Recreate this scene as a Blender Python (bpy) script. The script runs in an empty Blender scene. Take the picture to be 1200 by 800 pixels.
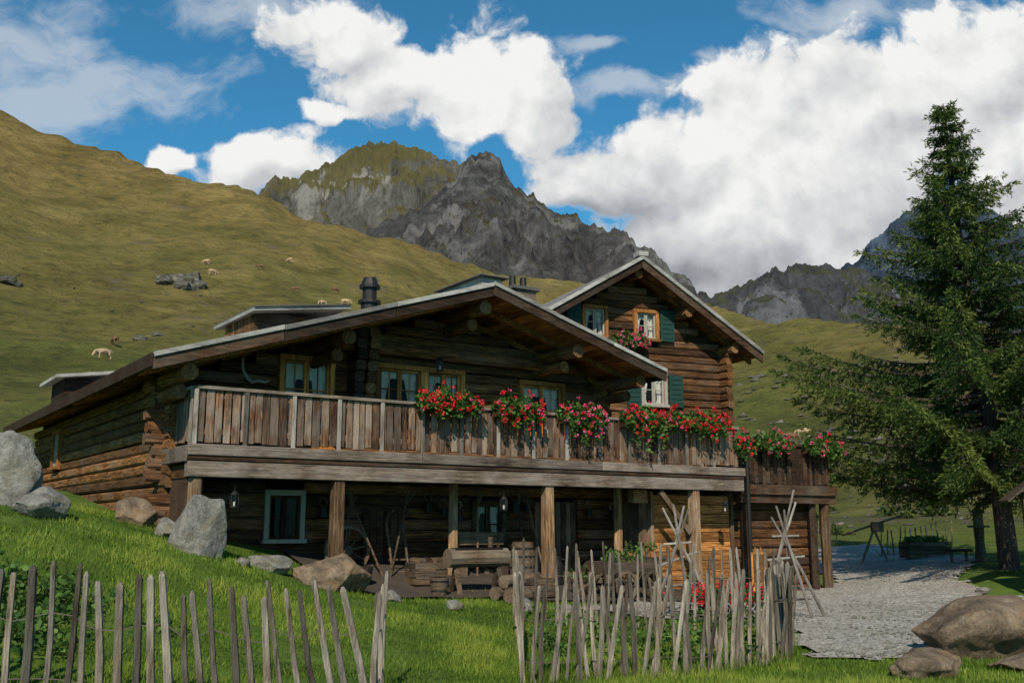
import bpy, bmesh, math, random
import numpy as np
from mathutils import Vector, Matrix, noise
R=random.Random(11); NR=np.random.RandomState(5)
scene=bpy.context.scene
scene.view_settings.view_transform='Standard'
scene.view_settings.look='None'
scene.view_settings.exposure=0
TH=math.atan2(.568,.823)

# ---------------------------------------------------------------- materials
def base(name):
    m=bpy.data.materials.new(name); m.use_nodes=True
    nt=m.node_tree; b=nt.nodes['Principled BSDF']; b.inputs['Specular IOR Level'].default_value=.25
    return m,nt,b
def N(nt,t,**k):
    n=nt.nodes.new(t)
    for a,v in k.items(): setattr(n,a,v)
    return n
def MA(nt,op,a,b=None,c=None,clamp=False):
    n=nt.nodes.new('ShaderNodeMath'); n.operation=op; n.use_clamp=clamp
    for i,x in enumerate((a,b,c)):
        if x is None: continue
        if isinstance(x,(int,float)): n.inputs[i].default_value=x
        else: nt.links.new(x,n.inputs[i])
    return n.outputs[0]
def MIX(nt,f,a,b,mode='MIX'):
    n=nt.nodes.new('ShaderNodeMix'); n.data_type='RGBA'; n.blend_type=mode
    for i,x in ((0,f),(6,a),(7,b)):
        if isinstance(x,(int,float)): n.inputs[i].default_value=x
        elif isinstance(x,tuple): n.inputs[i].default_value=(*x,1)
        else: nt.links.new(x,n.inputs[i])
    return n.outputs[2]
def RAMP(nt,f,stops):
    n=nt.nodes.new('ShaderNodeValToRGB'); cr=n.color_ramp
    while len(cr.elements)<len(stops): cr.elements.new(.5)
    for e,(p,c) in zip(cr.elements,stops):
        e.position=p; e.color=(*c,1) if isinstance(c,tuple) else (c,c,c,1)
    nt.links.new(f,n.inputs[0]); return n.outputs[0]
def NOISE(nt,vec,scale,detail=5,rough=.55,dist=0,dim='3D'):
    n=nt.nodes.new('ShaderNodeTexNoise'); n.noise_dimensions=dim; n.inputs['Scale'].default_value=scale
    n.inputs['Detail'].default_value=detail; n.inputs['Roughness'].default_value=rough
    n.inputs['Distortion'].default_value=dist
    if vec is not None: nt.links.new(vec,n.inputs['Vector'])
    return n.outputs[0]
def MAPP(nt,vec,scale):
    n=nt.nodes.new('ShaderNodeMapping'); n.inputs['Scale'].default_value=scale
    nt.links.new(vec,n.inputs['Vector']); return n.outputs[0]
def BUMP(nt,b,h,strength=.5,dist=.02):
    n=nt.nodes.new('ShaderNodeBump'); n.inputs['Strength'].default_value=strength; n.inputs['Distance'].default_value=dist
    nt.links.new(h,n.inputs['Height']); nt.links.new(n.outputs[0],b.inputs['Normal'])
def RND(nt):
    n=nt.nodes.new('ShaderNodeAttribute'); n.attribute_name='rnd'; return n.outputs['Fac']
def OBJ(nt): return nt.nodes.new('ShaderNodeTexCoord').outputs['Object']

def wood(name,dark,mid,light,axis,grey=None,greyamt=.5,rough=.8):
    m,nt,b=base(name); o=OBJ(nt); r=RND(nt)
    sc=[9,9,9]; sc[axis]=.7
    comb=nt.nodes.new('ShaderNodeVectorMath'); comb.operation='ADD'
    rv=nt.nodes.new('ShaderNodeCombineXYZ')
    rr=MA(nt,'MULTIPLY',r,37.0)
    for i in range(3): nt.links.new(rr,rv.inputs[i])
    nt.links.new(o,comb.inputs[0]); nt.links.new(rv.outputs[0],comb.inputs[1])
    v=MAPP(nt,comb.outputs[0],tuple(sc))
    g=NOISE(nt,v,3.2,7,.7,.6)
    big=NOISE(nt,comb.outputs[0],1.3,4,.6)
    col=RAMP(nt,g,[(.34,dark),(.5,mid),(.69,light)])
    if grey:
        gf=RAMP(nt,big,[(.5-.28*greyamt,0.0),(.75-.3*greyamt,1.0)])
        g2=MIX(nt,g,tuple(x*.35 for x in grey),tuple(min(1,x*1.45) for x in grey))
        col=MIX(nt,MA(nt,'MULTIPLY',gf,.85),col,g2)
    k=MA(nt,'MULTIPLY_ADD',r,1.15,.4)
    k=MA(nt,'MULTIPLY',k,MA(nt,'MULTIPLY_ADD',big,1.9,.1))
    kc=nt.nodes.new('ShaderNodeCombineXYZ')
    for i in range(3): nt.links.new(k,kc.inputs[i])
    col=MIX(nt,1.0,col,kc.outputs[0],'MULTIPLY')
    nt.links.new(col,b.inputs['Base Color']); b.inputs['Roughness'].default_value=rough
    BUMP(nt,b,g,.8,.03); return m
def plain(name,c,rough=.7,metal=0,var=.3,scale=12,bump=.2):
    m,nt,b=base(name); o=OBJ(nt); g=NOISE(nt,o,scale,6,.6)
    col=MIX(nt,g,tuple(x*(1-var) for x in c),tuple(min(1,x*(1+var)) for x in c))
    nt.links.new(col,b.inputs['Base Color']); b.inputs['Roughness'].default_value=rough; b.inputs['Metallic'].default_value=metal
    if bump: BUMP(nt,b,g,bump,.02)
    return m
def leafm(name,c0,c1,c2,rough=.6,trans=.25):
    m,nt,b=base(name); r=RND(nt)
    col=RAMP(nt,r,[(0,c0),(.55,c1),(1,c2)])
    nt.links.new(col,b.inputs['Base Color']); b.inputs['Roughness'].default_value=rough
    t=N(nt,'ShaderNodeBsdfTranslucent'); nt.links.new(col,t.inputs[0])
    mx=N(nt,'ShaderNodeMixShader'); mx.inputs[0].default_value=trans
    nt.links.new(b.outputs[0],mx.inputs[1]); nt.links.new(t.outputs[0],mx.inputs[2])
    nt.links.new(mx.outputs[0],nt.nodes['Material Output'].inputs[0]); return m

D_=(.010,.005,.002); M_=(.082,.034,.012); L_=(.30,.135,.045)
W_H=wood('log_wood_x',D_,M_,L_,0,(.085,.058,.042),.2)
W_T=wood('log_wood_y',D_,(.125,.054,.017),(.36,.17,.052),1,(.10,.07,.05),.15)
W_DK=wood('dark_wood',(.008,.005,.003),(.042,.02,.01),(.12,.055,.022),0,(.05,.04,.03),.3)
W_OLD=wood('old_wood',(.012,.008,.005),(.085,.052,.028),(.20,.13,.075),0,(.10,.08,.06),.4)
W_V=wood('rail_plank',(.008,.004,.003),(.095,.040,.017),(.38,.19,.085),2,(.17,.135,.11),.5)
W_GH=wood('grey_beam_x',(.026,.018,.013),(.12,.085,.060),(.31,.235,.17),0,(.17,.14,.12),.55)
W_GV=wood('grey_post_z',(.05,.038,.03),(.20,.155,.115),(.36,.30,.23),2,(.24,.22,.2),.7)
W_POST=wood('post_wood',(.05,.027,.012),(.19,.105,.05),(.44,.28,.14),2,(.2,.155,.12),.3)
W_SOF=wood('soffit_wood',(.05,.02,.008),(.24,.10,.03),(.52,.25,.08),1)
W_PD=wood('door_plank_wood',(.08,.03,.01),(.30,.125,.035),(.60,.30,.10),0)
W_FR=wood('window_frame_wood',(.15,.055,.015),(.36,.145,.038),(.54,.25,.075),2)
W_ROOF=wood('roof_edge_wood',(.06,.055,.05),(.20,.185,.17),(.42,.40,.37),0,(.26,.25,.235),.8)
SHING=plain('roof_shingle',(.09,.085,.08),.85,0,.5,6,.6)
DARK=plain('dark_interior',(.008,.006,.005),.9)  # behind windows and log walls, near-black colour stands in for unlit rooms
WHITE=plain('curtain_cloth',(.75,.73,.7),.9,0,.1,5)
GREEN=plain('green_shutter',(.012,.042,.035),.6,0,.4,8)
PALE=plain('pale_frame',(.30,.27,.235),.6,0,.3,8)
METAL=plain('dark_metal',(.035,.032,.03),.45,.6,.3,10)
TERRA=plain('terracotta',(.35,.12,.05),.8)
EARTH=plain('packed_earth',(.060,.048,.036),.95,0,.5,3,.8)
def glassm():
    m=bpy.data.materials.new('window_glass'); m.use_nodes=True; nt=m.node_tree; nt.nodes.clear()
    o=N(nt,'ShaderNodeOutputMaterial'); t=N(nt,'ShaderNodeBsdfTransparent'); t.inputs[0].default_value=(.75,.76,.74,1)
    g=N(nt,'ShaderNodeBsdfGlossy'); g.inputs['Roughness'].default_value=.04
    f=N(nt,'ShaderNodeFresnel'); f.inputs[0].default_value=1.22
    mx=N(nt,'ShaderNodeMixShader'); nt.links.new(f.outputs[0],mx.inputs[0]); nt.links.new(t.outputs[0],mx.inputs[1]); nt.links.new(g.outputs[0],mx.inputs[2])
    nt.links.new(mx.outputs[0],o.inputs[0]); return m
GLASS=glassm()
def rockm(name,a,b_,c,sc=1.0,lich=None):
    m,nt,b=base(name); o=OBJ(nt)
    n1=NOISE(nt,o,2.2*sc,8,.7,.6); n2=NOISE(nt,o,16*sc,6,.75)
    col=RAMP(nt,n1,[(.3,a),(.48,b_),(.64,c)])
    col=MIX(nt,RAMP(nt,n2,[(.33,.6),(.55,0.0)]),col,tuple(x*.35 for x in b_))
    if lich: col=MIX(nt,RAMP(nt,NOISE(nt,o,1.7*sc,6,.7),[(.50,0.0),(.62,.65)]),col,lich)
    nt.links.new(col,b.inputs['Base Color']); b.inputs['Roughness'].default_value=.95; b.inputs['Specular IOR Level'].default_value=.1
    BUMP(nt,b,MA(nt,'ADD',n1,MA(nt,'MULTIPLY',n2,.5)),.9,.11/sc); return m
ROCK_G=rockm('grey_rock',(.11,.105,.095),(.25,.24,.215),(.40,.385,.35),1,(.17,.15,.10))
ROCK_B=rockm('brown_rock',(.07,.05,.035),(.20,.15,.105),(.36,.285,.205),1,(.28,.18,.10))
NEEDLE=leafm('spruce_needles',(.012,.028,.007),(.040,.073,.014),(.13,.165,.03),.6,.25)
GRASSB=leafm('grass_blades',(.035,.075,.009),(.105,.18,.016),(.24,.30,.045),.65,.3)
LEAF=leafm('geranium_leaf',(.02,.05,.01),(.055,.12,.02),(.12,.2,.04))
RED=leafm('red_petal',(.4,.008,.012),(.60,.018,.025),(.75,.06,.06),.5,.2)
PINK=leafm('pink_petal',(.5,.03,.09),(.7,.08,.2),(.8,.25,.4),.5,.2)
BARK=wood('bark',(.025,.018,.014),(.07,.05,.04),(.14,.11,.085),2)
# ---------------------------------------------------------------- mesh builder
class MB:
    def __init__(s): s.V=[];s.F=[];s.M=[];s.Q=[];s.n=0;s.X=None
    def add(s,vs,fs,mat=0,rnd=None):
        if rnd is None: rnd=R.random()
        if s.X is not None: vs=[tuple(s.X@Vector(v)) for v in vs]
        s.V.extend([tuple(v) for v in vs])
        for f in fs: s.F.append([i+s.n for i in f]); s.M.append(mat); s.Q.append(rnd)
        s.n+=len(vs)
    def box(s,x0,x1,y0,y1,z0,z1,mat=0,rnd=None):
        s.add([(x0,y0,z0),(x1,y0,z0),(x1,y1,z0),(x0,y1,z0),(x0,y0,z1),(x1,y0,z1),(x1,y1,z1),(x0,y1,z1)],
              [(0,3,2,1),(4,5,6,7),(0,1,5,4),(1,2,6,5),(2,3,7,6),(3,0,4,7)],mat,rnd)
    def slab(s,s0,z0,s1,z1,top,bot,t0,t1,mat=0,rnd=None):
        s.add([(s0,t0,z0+bot),(s1,t0,z1+bot),(s1,t1,z1+bot),(s0,t1,z0+bot),(s0,t0,z0+top),(s1,t0,z1+top),(s1,t1,z1+top),(s0,t1,z0+top)],
              [(0,3,2,1),(4,5,6,7),(0,1,5,4),(1,2,6,5),(2,3,7,6),(3,0,4,7)],mat,rnd)
    def cyl(s,p0,p1,r0,r1=None,n=8,mat=0,rnd=None,sq=1.0,rot=0):
        if r1 is None: r1=r0
        p0=Vector(p0);p1=Vector(p1);d=(p1-p0).normalized()
        up=Vector((0,0,1)) if abs(d.z)<.9 else Vector((1,0,0))
        a=d.cross(up).normalized(); b=a.cross(d)
        vs=[]
        for p,r in ((p0,r0),(p1,r1)):
            for i in range(n):
                t=2*math.pi*(i+.5)/n+rot
                vs.append(p+a*(math.cos(t)*r*sq)+b*(math.sin(t)*r))
        fs=[(i,(i+1)%n,n+(i+1)%n,n+i) for i in range(n)]+[tuple(range(n))[::-1],tuple(range(n,2*n))]
        s.add(vs,fs,mat,rnd)
    def hewn(s,p0,p1,h,w,mat=0,segs=5):
        p0=Vector(p0);p1=Vector(p1);d=(p1-p0);L=d.length;d.normalize()
        a=d.cross(Vector((0,0,1))).normalized();b=Vector((0,0,1))
        prof=[(-.5,-.30),(-.5,.30),(-.34,.5),(.34,.5),(.5,.30),(.5,-.30),(.34,-.5),(-.34,-.5)]
        k=max(1,int(L/1.1)); rn=R.random(); vs=[]
        for i in range(k+1):
            c=p0+d*(L*i/k); jw=R.uniform(.92,1.06); jh=R.uniform(.95,1.02); off=a*R.uniform(-.01,.01)
            for (x,y) in prof: vs.append(c+off+a*(x*w*jw)+b*(y*h*jh))
        fs=[(i*8+j,i*8+(j+1)%8,(i+1)*8+(j+1)%8,(i+1)*8+j) for i in range(k) for j in range(8)]
        fs+=[tuple(range(8))[::-1],tuple(range(k*8,k*8+8))]
        s.add(vs,fs,mat,rn)
    def beam(s,p0,p1,w,h,mat=0,rnd=None):
        s.cyl(p0,p1,h*.7071,None,4,mat,rnd,w/h)
    def tube(s,pts,rads,n=8,mat=0):
        rn=R.random()
        k=len(pts);pts=[Vector(p) for p in pts]
        vs=[]
        for i,p in enumerate(pts):
            d=(pts[min(i+1,k-1)]-pts[max(i-1,0)]).normalized()
            up=Vector((0,0,1)) if abs(d.z)<.9 else Vector((1,0,0))
            a=d.cross(up).normalized();b=a.cross(d)
            for j in range(n):
                t=2*math.pi*j/n; vs.append(p+a*math.cos(t)*rads[i]+b*math.sin(t)*rads[i])
        fs=[]
        for i in range(k-1):
            for j in range(n): fs.append((i*n+j,i*n+(j+1)%n,(i+1)*n+(j+1)%n,(i+1)*n+j))
        fs.append(tuple(range(n))[::-1]); fs.append(tuple(range((k-1)*n,k*n)))
        s.add(vs,fs,mat,rn)
    def ring(s,c,r,w,tk,mat,n=20):
        vs=[];cx,cy,cz=c
        for i in range(n):
            a=2*math.pi*i/n
            for (rr_,dy) in ((r,-tk),(r,tk),(r-w,tk),(r-w,-tk)): vs.append((cx+rr_*math.cos(a),cy+dy,cz+rr_*math.sin(a)))
        fs=[(4*i+j,4*i+(j+1)%4,4*((i+1)%n)+(j+1)%4,4*((i+1)%n)+j) for i in range(n) for j in range(4)]
        s.add(vs,fs,mat)
    def leaves(s,P,D,L,W,mat=0,rnd=None,tri=False,mid=.45):
        P=np.asarray(P,float);D=np.asarray(D,float);n=len(P)
        D=D/np.maximum(np.linalg.norm(D,axis=1,keepdims=True),1e-6)
        Q=NR.normal(size=(n,3)); S=np.cross(D,Q); S/=np.maximum(np.linalg.norm(S,axis=1,keepdims=True),1e-6)
        L=np.broadcast_to(L,(n,))[:,None];W=np.broadcast_to(W,(n,))[:,None]
        if tri:
            V=np.stack([P-S*W/2,P+S*W/2,P+D*L],1); k=3
        else:
            V=np.stack([P,P+D*L*mid+S*W/2,P+D*L,P+D*L*mid-S*W/2],1); k=4
        V=V.reshape(-1,3)
        if s.X is not None:
            A=np.array(s.X); V=V@A[:3,:3].T+A[:3,3]
        s.V.extend(map(tuple,V.tolist()))
        F=(np.arange(n*k).reshape(n,k)+s.n).tolist()
        s.F.extend(F); s.M.extend([mat]*n)
        s.Q.extend((NR.rand(n) if rnd is None else np.asarray(rnd)).tolist()); s.n+=n*k
    def obj(s,name,mats,parent=None,bevel=0,smooth=False,recalc=False,loc=None,rot=None):
        me=bpy.data.meshes.new(name); me.from_pydata(s.V,[],s.F)
        for m in mats: me.materials.append(m)
        me.polygons.foreach_set('material_index',s.M)
        a=me.attributes.new('rnd','FLOAT','FACE'); a.data.foreach_set('value',s.Q)
        if smooth: me.polygons.foreach_set('use_smooth',[True]*len(s.F))
        if recalc:
            bm=bmesh.new();bm.from_mesh(me);bmesh.ops.recalc_face_normals(bm,faces=bm.faces);bm.to_mesh(me);bm.free()
        me.update()
        o=bpy.data.objects.new(name,me); scene.collection.objects.link(o)
        if parent: o.parent=parent
        if loc is not None: o.location=loc
        if rot is not None: o.rotation_euler=rot
        if bevel:
            b=o.modifiers.new('bevel','BEVEL'); b.width=bevel; b.segments=1; b.limit_method='ANGLE'
        return o
def empty(name,loc=(0,0,0),rz=0):
    e=bpy.data.objects.new(name,None); e.location=loc; e.rotation_euler=(0,0,rz); e.empty_display_size=.3
    scene.collection.objects.link(e); return e
def H(s,t,z=0): return Vector((-5.08+.823*s-.568*t,15.9+.568*s+.823*t,z))

# ---------------------------------------------------------------- terrain
CP=np.array([(-6.6,14,1.75),(-4.6,15,1.2),(-5.9,16.7,1.6),(-4.4,17,1.1),(-3.6,17.5,.85),(-2.6,17.6,.5),(-.5,17,.3),(2,19,.1),(5,23,0),(8,26,0),
(3.7,12.6,0),(8,12,.0),(12,13,.1),(11.5,22,.15),(12,25,.5),(8,33,.1),(14,32,.6),(16,22,.6),(-4,8,.25),(-2,9,.1),(0,9,0),(0,12,.02),(2,9,0),(-3,12,.45),
(-5.4,11,1.05),(-9,10,1.8),(-10,15,2.1),(-8,20,1.9),(-10.5,26,2.4),(-14,22,2.7),(-14,27,2.5),(-18,24,2.9),(-16,31,2.7),(-10,32,2.4),(-3,22,1.4),(-2,5,.1),(3,5,-.1),(8,6,0),(-7,5,.6),(-12,5,1.6),(14,6,.2),(-4,30,2.0),(2,28,.6),(1,15,.12),(6,17,0)],float)
def tps_fit(C):
    n=len(C); d=np.hypot(C[:,None,0]-C[None,:,0],C[:,None,1]-C[None,:,1])
    K=np.where(d>0,d*d*np.log(d+1e-9),0)+np.eye(n)*.3
    P=np.c_[np.ones(n),C[:,:2]]
    A=np.block([[K,P],[P.T,np.zeros((3,3))]])
    return np.linalg.solve(A,np.r_[C[:,2],0,0,0])
WT=tps_fit(CP)
def tps(x,y):
    sh=x.shape; x=x.ravel(); y=y.ravel(); o=np.empty_like(x)
    for i in range(0,len(x),20000):
        xs=x[i:i+20000];ys=y[i:i+20000]
        d=np.hypot(xs[:,None]-CP[None,:,0],ys[:,None]-CP[None,:,1])
        K=np.where(d>0,d*d*np.log(d+1e-9),0)
        o[i:i+20000]=K@WT[:-3]+WT[-3]+WT[-2]*xs+WT[-1]*ys
    return np.clip(o,-.8,3.4).reshape(sh)
AZ=[-80,-32.7,-28.6,-26.1,-23,-19.8,-15.5,-10.1,-6.6,-1.5,1,4.5,10.9,14.7,17.5,19.3,23.6,27.7,35,60,80]
EH=[.42,.393,.38,.363,.356,.344,.3305,.303,.292,.255,.248,.247,.217,.201,.194,.196,.192,.174,.16,.15,.15]
def sint(az,A,B,wd):
    o=0
    for k in np.linspace(-wd,wd,7): o=o+np.interp(az+k,A,B)
    return o/7
def hill(x,y):
    r=np.hypot(x,y); az=np.degrees(np.arctan2(x,y))
    E=sint(az,AZ,EH,1.2)
    Rr=sint(az,[-80,-28,-20,-12,-5,0,5,12,20,40,80],[430,450,420,350,340,400,430,340,280,300,300],6)
    T0=sint(az,[-80,-30,-24,-15,-5,5,15,28,60],[.055,.04,.038,.035,.01,-.015,-.03,-.02,0],4)
    q=np.clip((r-35)/(Rr-35),0,1)
    T=T0+(E-T0)*q**.78
    h=1.6+np.minimum(r,Rr)*T
    h=h-np.maximum(r-Rr,0)*.3
    h=np.maximum(h,-20)
    near=tps(x,y)
    w=np.clip((r-28)/14,0,1); w=w*w*(3-2*w)
    return near*(1-w)+h*w, r, az
def hz(x,y):
    return float(hill(np.array([float(x)]),np.array([float(y)]))[0][0])
def hnoise(x,y,r):
    if r<=45 or r>900: return 0
    k=min(1,(r-45)/80)
    a=noise.fractal(Vector((x/45,y/45,3)),1.0,2.0,6); b=noise.noise(Vector((x/9,y/9,9))); c=abs(noise.noise(Vector((x/30,y/60,19))))
    d=noise.ridged_multi_fractal(Vector((x/70,y/70,33)),1.0,2.1,4,1,2)-1.1
    return k*(a*2.8+b*.6-c*3.2+.8+d*1.6)
rr=list(np.arange(2.0,42,.25))
while rr[-1]<9000: rr.append(rr[-1]*1.014 if rr[-1]<700 else rr[-1]*1.12)
rr=np.array(rr); aa=np.radians(np.concatenate([np.linspace(-80,-36,40,endpoint=False),np.linspace(-36,36,520,endpoint=False),np.linspace(36,80,40)]))
RG,AG=np.meshgrid(rr,aa,indexing='ij'); X=RG*np.sin(AG);Y=RG*np.cos(AG)
Z,_,_=hill(X,Y)
Zf=Z.ravel().copy();Xf=X.ravel();Yf=Y.ravel();Rf=RG.ravel()
for i in range(len(Zf)):
    r=Rf[i]
    if r>45: Zf[i]+=hnoise(Xf[i],Yf[i],r)
    else: Zf[i]+=.03*noise.noise(Vector((Xf[i]*1.3,Yf[i]*1.3,0)))
def gridmesh(name,Xf,Yf,Zf,nr,nc,mat,smooth=True):
    me=bpy.data.meshes.new(name)
    V=np.c_[Xf,Yf,Zf]
    idx=np.arange(nr*nc).reshape(nr,nc)
    F=np.stack([idx[:-1,:-1],idx[:-1,1:],idx[1:,1:],idx[1:,:-1]],-1).reshape(-1,4)
    me.vertices.add(len(V)); me.vertices.foreach_set('co',V.ravel())
    me.loops.add(F.size); me.loops.foreach_set('vertex_index',F.ravel().astype(np.int32))
    me.polygons.add(len(F)); me.polygons.foreach_set('loop_start',np.arange(0,F.size,4,dtype=np.int32))
    me.polygons.foreach_set('use_smooth',np.full(len(F),smooth))
    me.materials.append(mat); me.update(); me.validate()
    o=bpy.data.objects.new(name,me); scene.collection.objects.link(o); return o
def terrain_mat():
    m,nt,b=base('meadow'); g=N(nt,'ShaderNodeNewGeometry'); pos=g.outputs['Position']
    ln=N(nt,'ShaderNodeVectorMath',operation='LENGTH'); nt.links.new(pos,ln.inputs[0]); r=ln.outputs['Value']
    sp=N(nt,'ShaderNodeSeparateXYZ'); nt.links.new(pos,sp.inputs[0]); z=sp.outputs[2]
    nf=NOISE(nt,pos,.9,6,.65); nm=NOISE(nt,pos,.05,10,.78,.4); nb=NOISE(nt,pos,.013,5,.6); ns=NOISE(nt,MAPP(nt,pos,(.5,.5,1.4)),.45,7,.75,.5)
    nearc=RAMP(nt,nf,[(.3,(.045,.075,.014)),(.55,(.08,.13,.02)),(.75,(.11,.14,.03))])
    lowc=RAMP(nt,nm,[(.33,(.075,.088,.024)),(.5,(.155,.165,.042)),(.67,(.25,.225,.07))])
    hic=RAMP(nt,nm,[(.33,(.13,.10,.035)),(.5,(.27,.195,.065)),(.67,(.40,.285,.11))])
    zf=MA(nt,'ADD',MA(nt,'MULTIPLY',z,1/110),MA(nt,'MULTIPLY_ADD',nb,1.8,-1.0),clamp=True)
    far=MIX(nt,zf,lowc,hic)
    far=MIX(nt,RAMP(nt,ns,[(.52,0.0),(.64,.65)]),far,(.065,.062,.024))
    far=MIX(nt,RAMP(nt,NOISE(nt,pos,.28,7,.85),[(.54,0.0),(.61,.65)]),far,(.055,.058,.021))
    patch=MA(nt,'MULTIPLY',RAMP(nt,NOISE(nt,pos,.06,9,.8,.6),[(.575,0.0),(.62,.85)]),RAMP(nt,nb,[(.44,0.0),(.55,1.0)]))
    far=MIX(nt,patch,far,(.17,.142,.11))
    f=N(nt,'ShaderNodeMapRange'); f.inputs['From Min'].default_value=28; f.inputs['From Max'].default_value=60; nt.links.new(r,f.inputs['Value'])
    col=MIX(nt,f.outputs[0],nearc,far)
    nt.links.new(col,b.inputs['Base Color']); b.inputs['Roughness'].default_value=.95; b.inputs['Specular IOR Level'].default_value=.1
    b1=N(nt,'ShaderNodeBump'); b1.inputs['Strength'].default_value=1.0; b1.inputs['Distance'].default_value=2.6
    nt.links.new(MA(nt,'MULTIPLY',MA(nt,'ADD',ns,MA(nt,'MULTIPLY',nm,1.5)),f.outputs[0]),b1.inputs['Height'])
    b2=N(nt,'ShaderNodeBump'); b2.inputs['Strength'].default_value=.6; b2.inputs['Distance'].default_value=.06
    nt.links.new(nf,b2.inputs['Height']); nt.links.new(b1.outputs[0],b2.inputs['Normal']); nt.links.new(b2.outputs[0],b.inputs['Normal'])
    return m
gridmesh('ground',Xf,Yf,Zf,len(rr),len(aa),terrain_mat())

POLY=[(3.5,12.6),(4.2,15.3),(3,16.5),(1.0,17.6),(2.2,19.6),(8.9,27.2),(9.2,36),(13,37),(13.4,29),(10.9,25),(10.3,22),(12.5,20.5),(14.5,19.5),(15,16.5),(10.4,15.6),(7.6,15.2),(6.3,14.0),(4.9,12.3)]
def inpoly(x,y):
    c=False;n=len(POLY);j=n-1
    for i in range(n):
        xi,yi=POLY[i];xj,yj=POLY[j]
        if (yi>y)!=(yj>y) and x<(xj-xi)*(y-yi)/(yj-yi)+xi: c=not c
        j=i
    return c
def gravelmask(x,y):
    return inpoly(x+.35*noise.noise(Vector((x*1.2,y*1.2,0))),y+.35*noise.noise(Vector((x*1.2,y*1.2,7))))
def gravel_mat():
    m,nt,b=base('gravel'); g=N(nt,'ShaderNodeNewGeometry').outputs['Position']
    v=N(nt,'ShaderNodeTexVoronoi'); v.inputs['Scale'].default_value=24; nt.links.new(g,v.inputs['Vector'])
    n=NOISE(nt,g,.7,6,.6)
    sep=N(nt,'ShaderNodeSeparateColor'); nt.links.new(v.outputs['Color'],sep.inputs[0])
    c=RAMP(nt,sep.outputs[0],[(0,(.15,.14,.122)),(.5,(.32,.30,.27)),(1,(.56,.535,.485))])
    c=MIX(nt,RAMP(nt,n,[(.4,0.0),(.7,.6)]),c,(.22,.195,.155))
    c=MIX(nt,RAMP(nt,v.outputs['Distance'],[(.4,0.0),(.9,.5)]),c,(.07,.065,.055))
    nt.links.new(c,b.inputs['Base Color']); b.inputs['Roughness'].default_value=.95
    BUMP(nt,b,MA(nt,'ADD',MA(nt,'MULTIPLY',v.outputs['Distance'],-1),n),.7,.02); return m
GRAV=gravel_mat()
xs=np.arange(0,16,.2); ys=np.arange(12,38,.2)
gx,gy=np.meshgrid(xs,ys,indexing='ij'); gz=hill(gx,gy)[0]
mb=MB(); ids={}
def gid(i,j):
    if (i,j) not in ids:
        ids[(i,j)]=len(mb.V); x=gx[i,j];y=gy[i,j]; mb.V.append((x,y,gz[i,j]+.045+.02*noise.noise(Vector((x,y,3)))))
    return ids[(i,j)]
for i in range(len(xs)-1):
    for j in range(len(ys)-1):
        if gravelmask(xs[i]+.1,ys[j]+.1):
            mb.F.append([gid(i,j),gid(i+1,j),gid(i+1,j+1),gid(i,j+1)]); mb.M.append(0); mb.Q.append(.5)
mb.n=len(mb.V)
k=0
while k<3600:
    x=R.uniform(1,15);y=12+R.random()**1.5*22
    if not gravelmask(x,y): continue
    k+=1
    s=R.uniform(.012,.035)*(1.9 if R.random()<.06 else 1)
    i=min(int(x/.2),len(xs)-1);j=min(int((y-12)/.2),len(ys)-1); z=gz[i,j]+.05
    vs=[(x+s*a*R.uniform(.6,1.3),y+s*b*R.uniform(.6,1.3),z+s*c*R.uniform(.5,.8)) for a,b,c in ((1,0,0),(0,1,0),(-1,0,0),(0,-1,0),(0,0,1),(0,0,-1))]
    mb.add(vs,[(0,1,4),(1,2,4),(2,3,4),(3,0,4),(1,0,5),(2,1,5),(3,2,5),(0,3,5)],1)
mb.obj('gravel_path',[GRAV,ROCK_G],smooth=False)
mb=MB(); ns_,nt_=70,16
sv=np.linspace(2.2,13.4,ns_)
for i,s in enumerate(sv):
    for j in range(nt_):
        f=-1.2+.3*noise.noise(Vector((s*.9,3,0))); t=f+(1.75-f)*j/(nt_-1)
        p=H(s,t); mb.V.append((p.x,p.y,hz(p.x,p.y)+.06+.02*noise.noise(Vector((p.x*2,p.y*2,1)))))
for i in range(ns_-1):
    for j in range(nt_-1):
        a=i*nt_+j; mb.F.append([a,a+nt_,a+nt_+1,a+1]); mb.M.append(0);mb.Q.append(.5)
mb.obj('earth_terrace',[EARTH],smooth=True)

def polar(az,r):
    a=math.radians(az); return r*math.sin(a),r*math.cos(a)
def surf(x,y): return hz(x,y)+hnoise(x,y,math.hypot(x,y))

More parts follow.
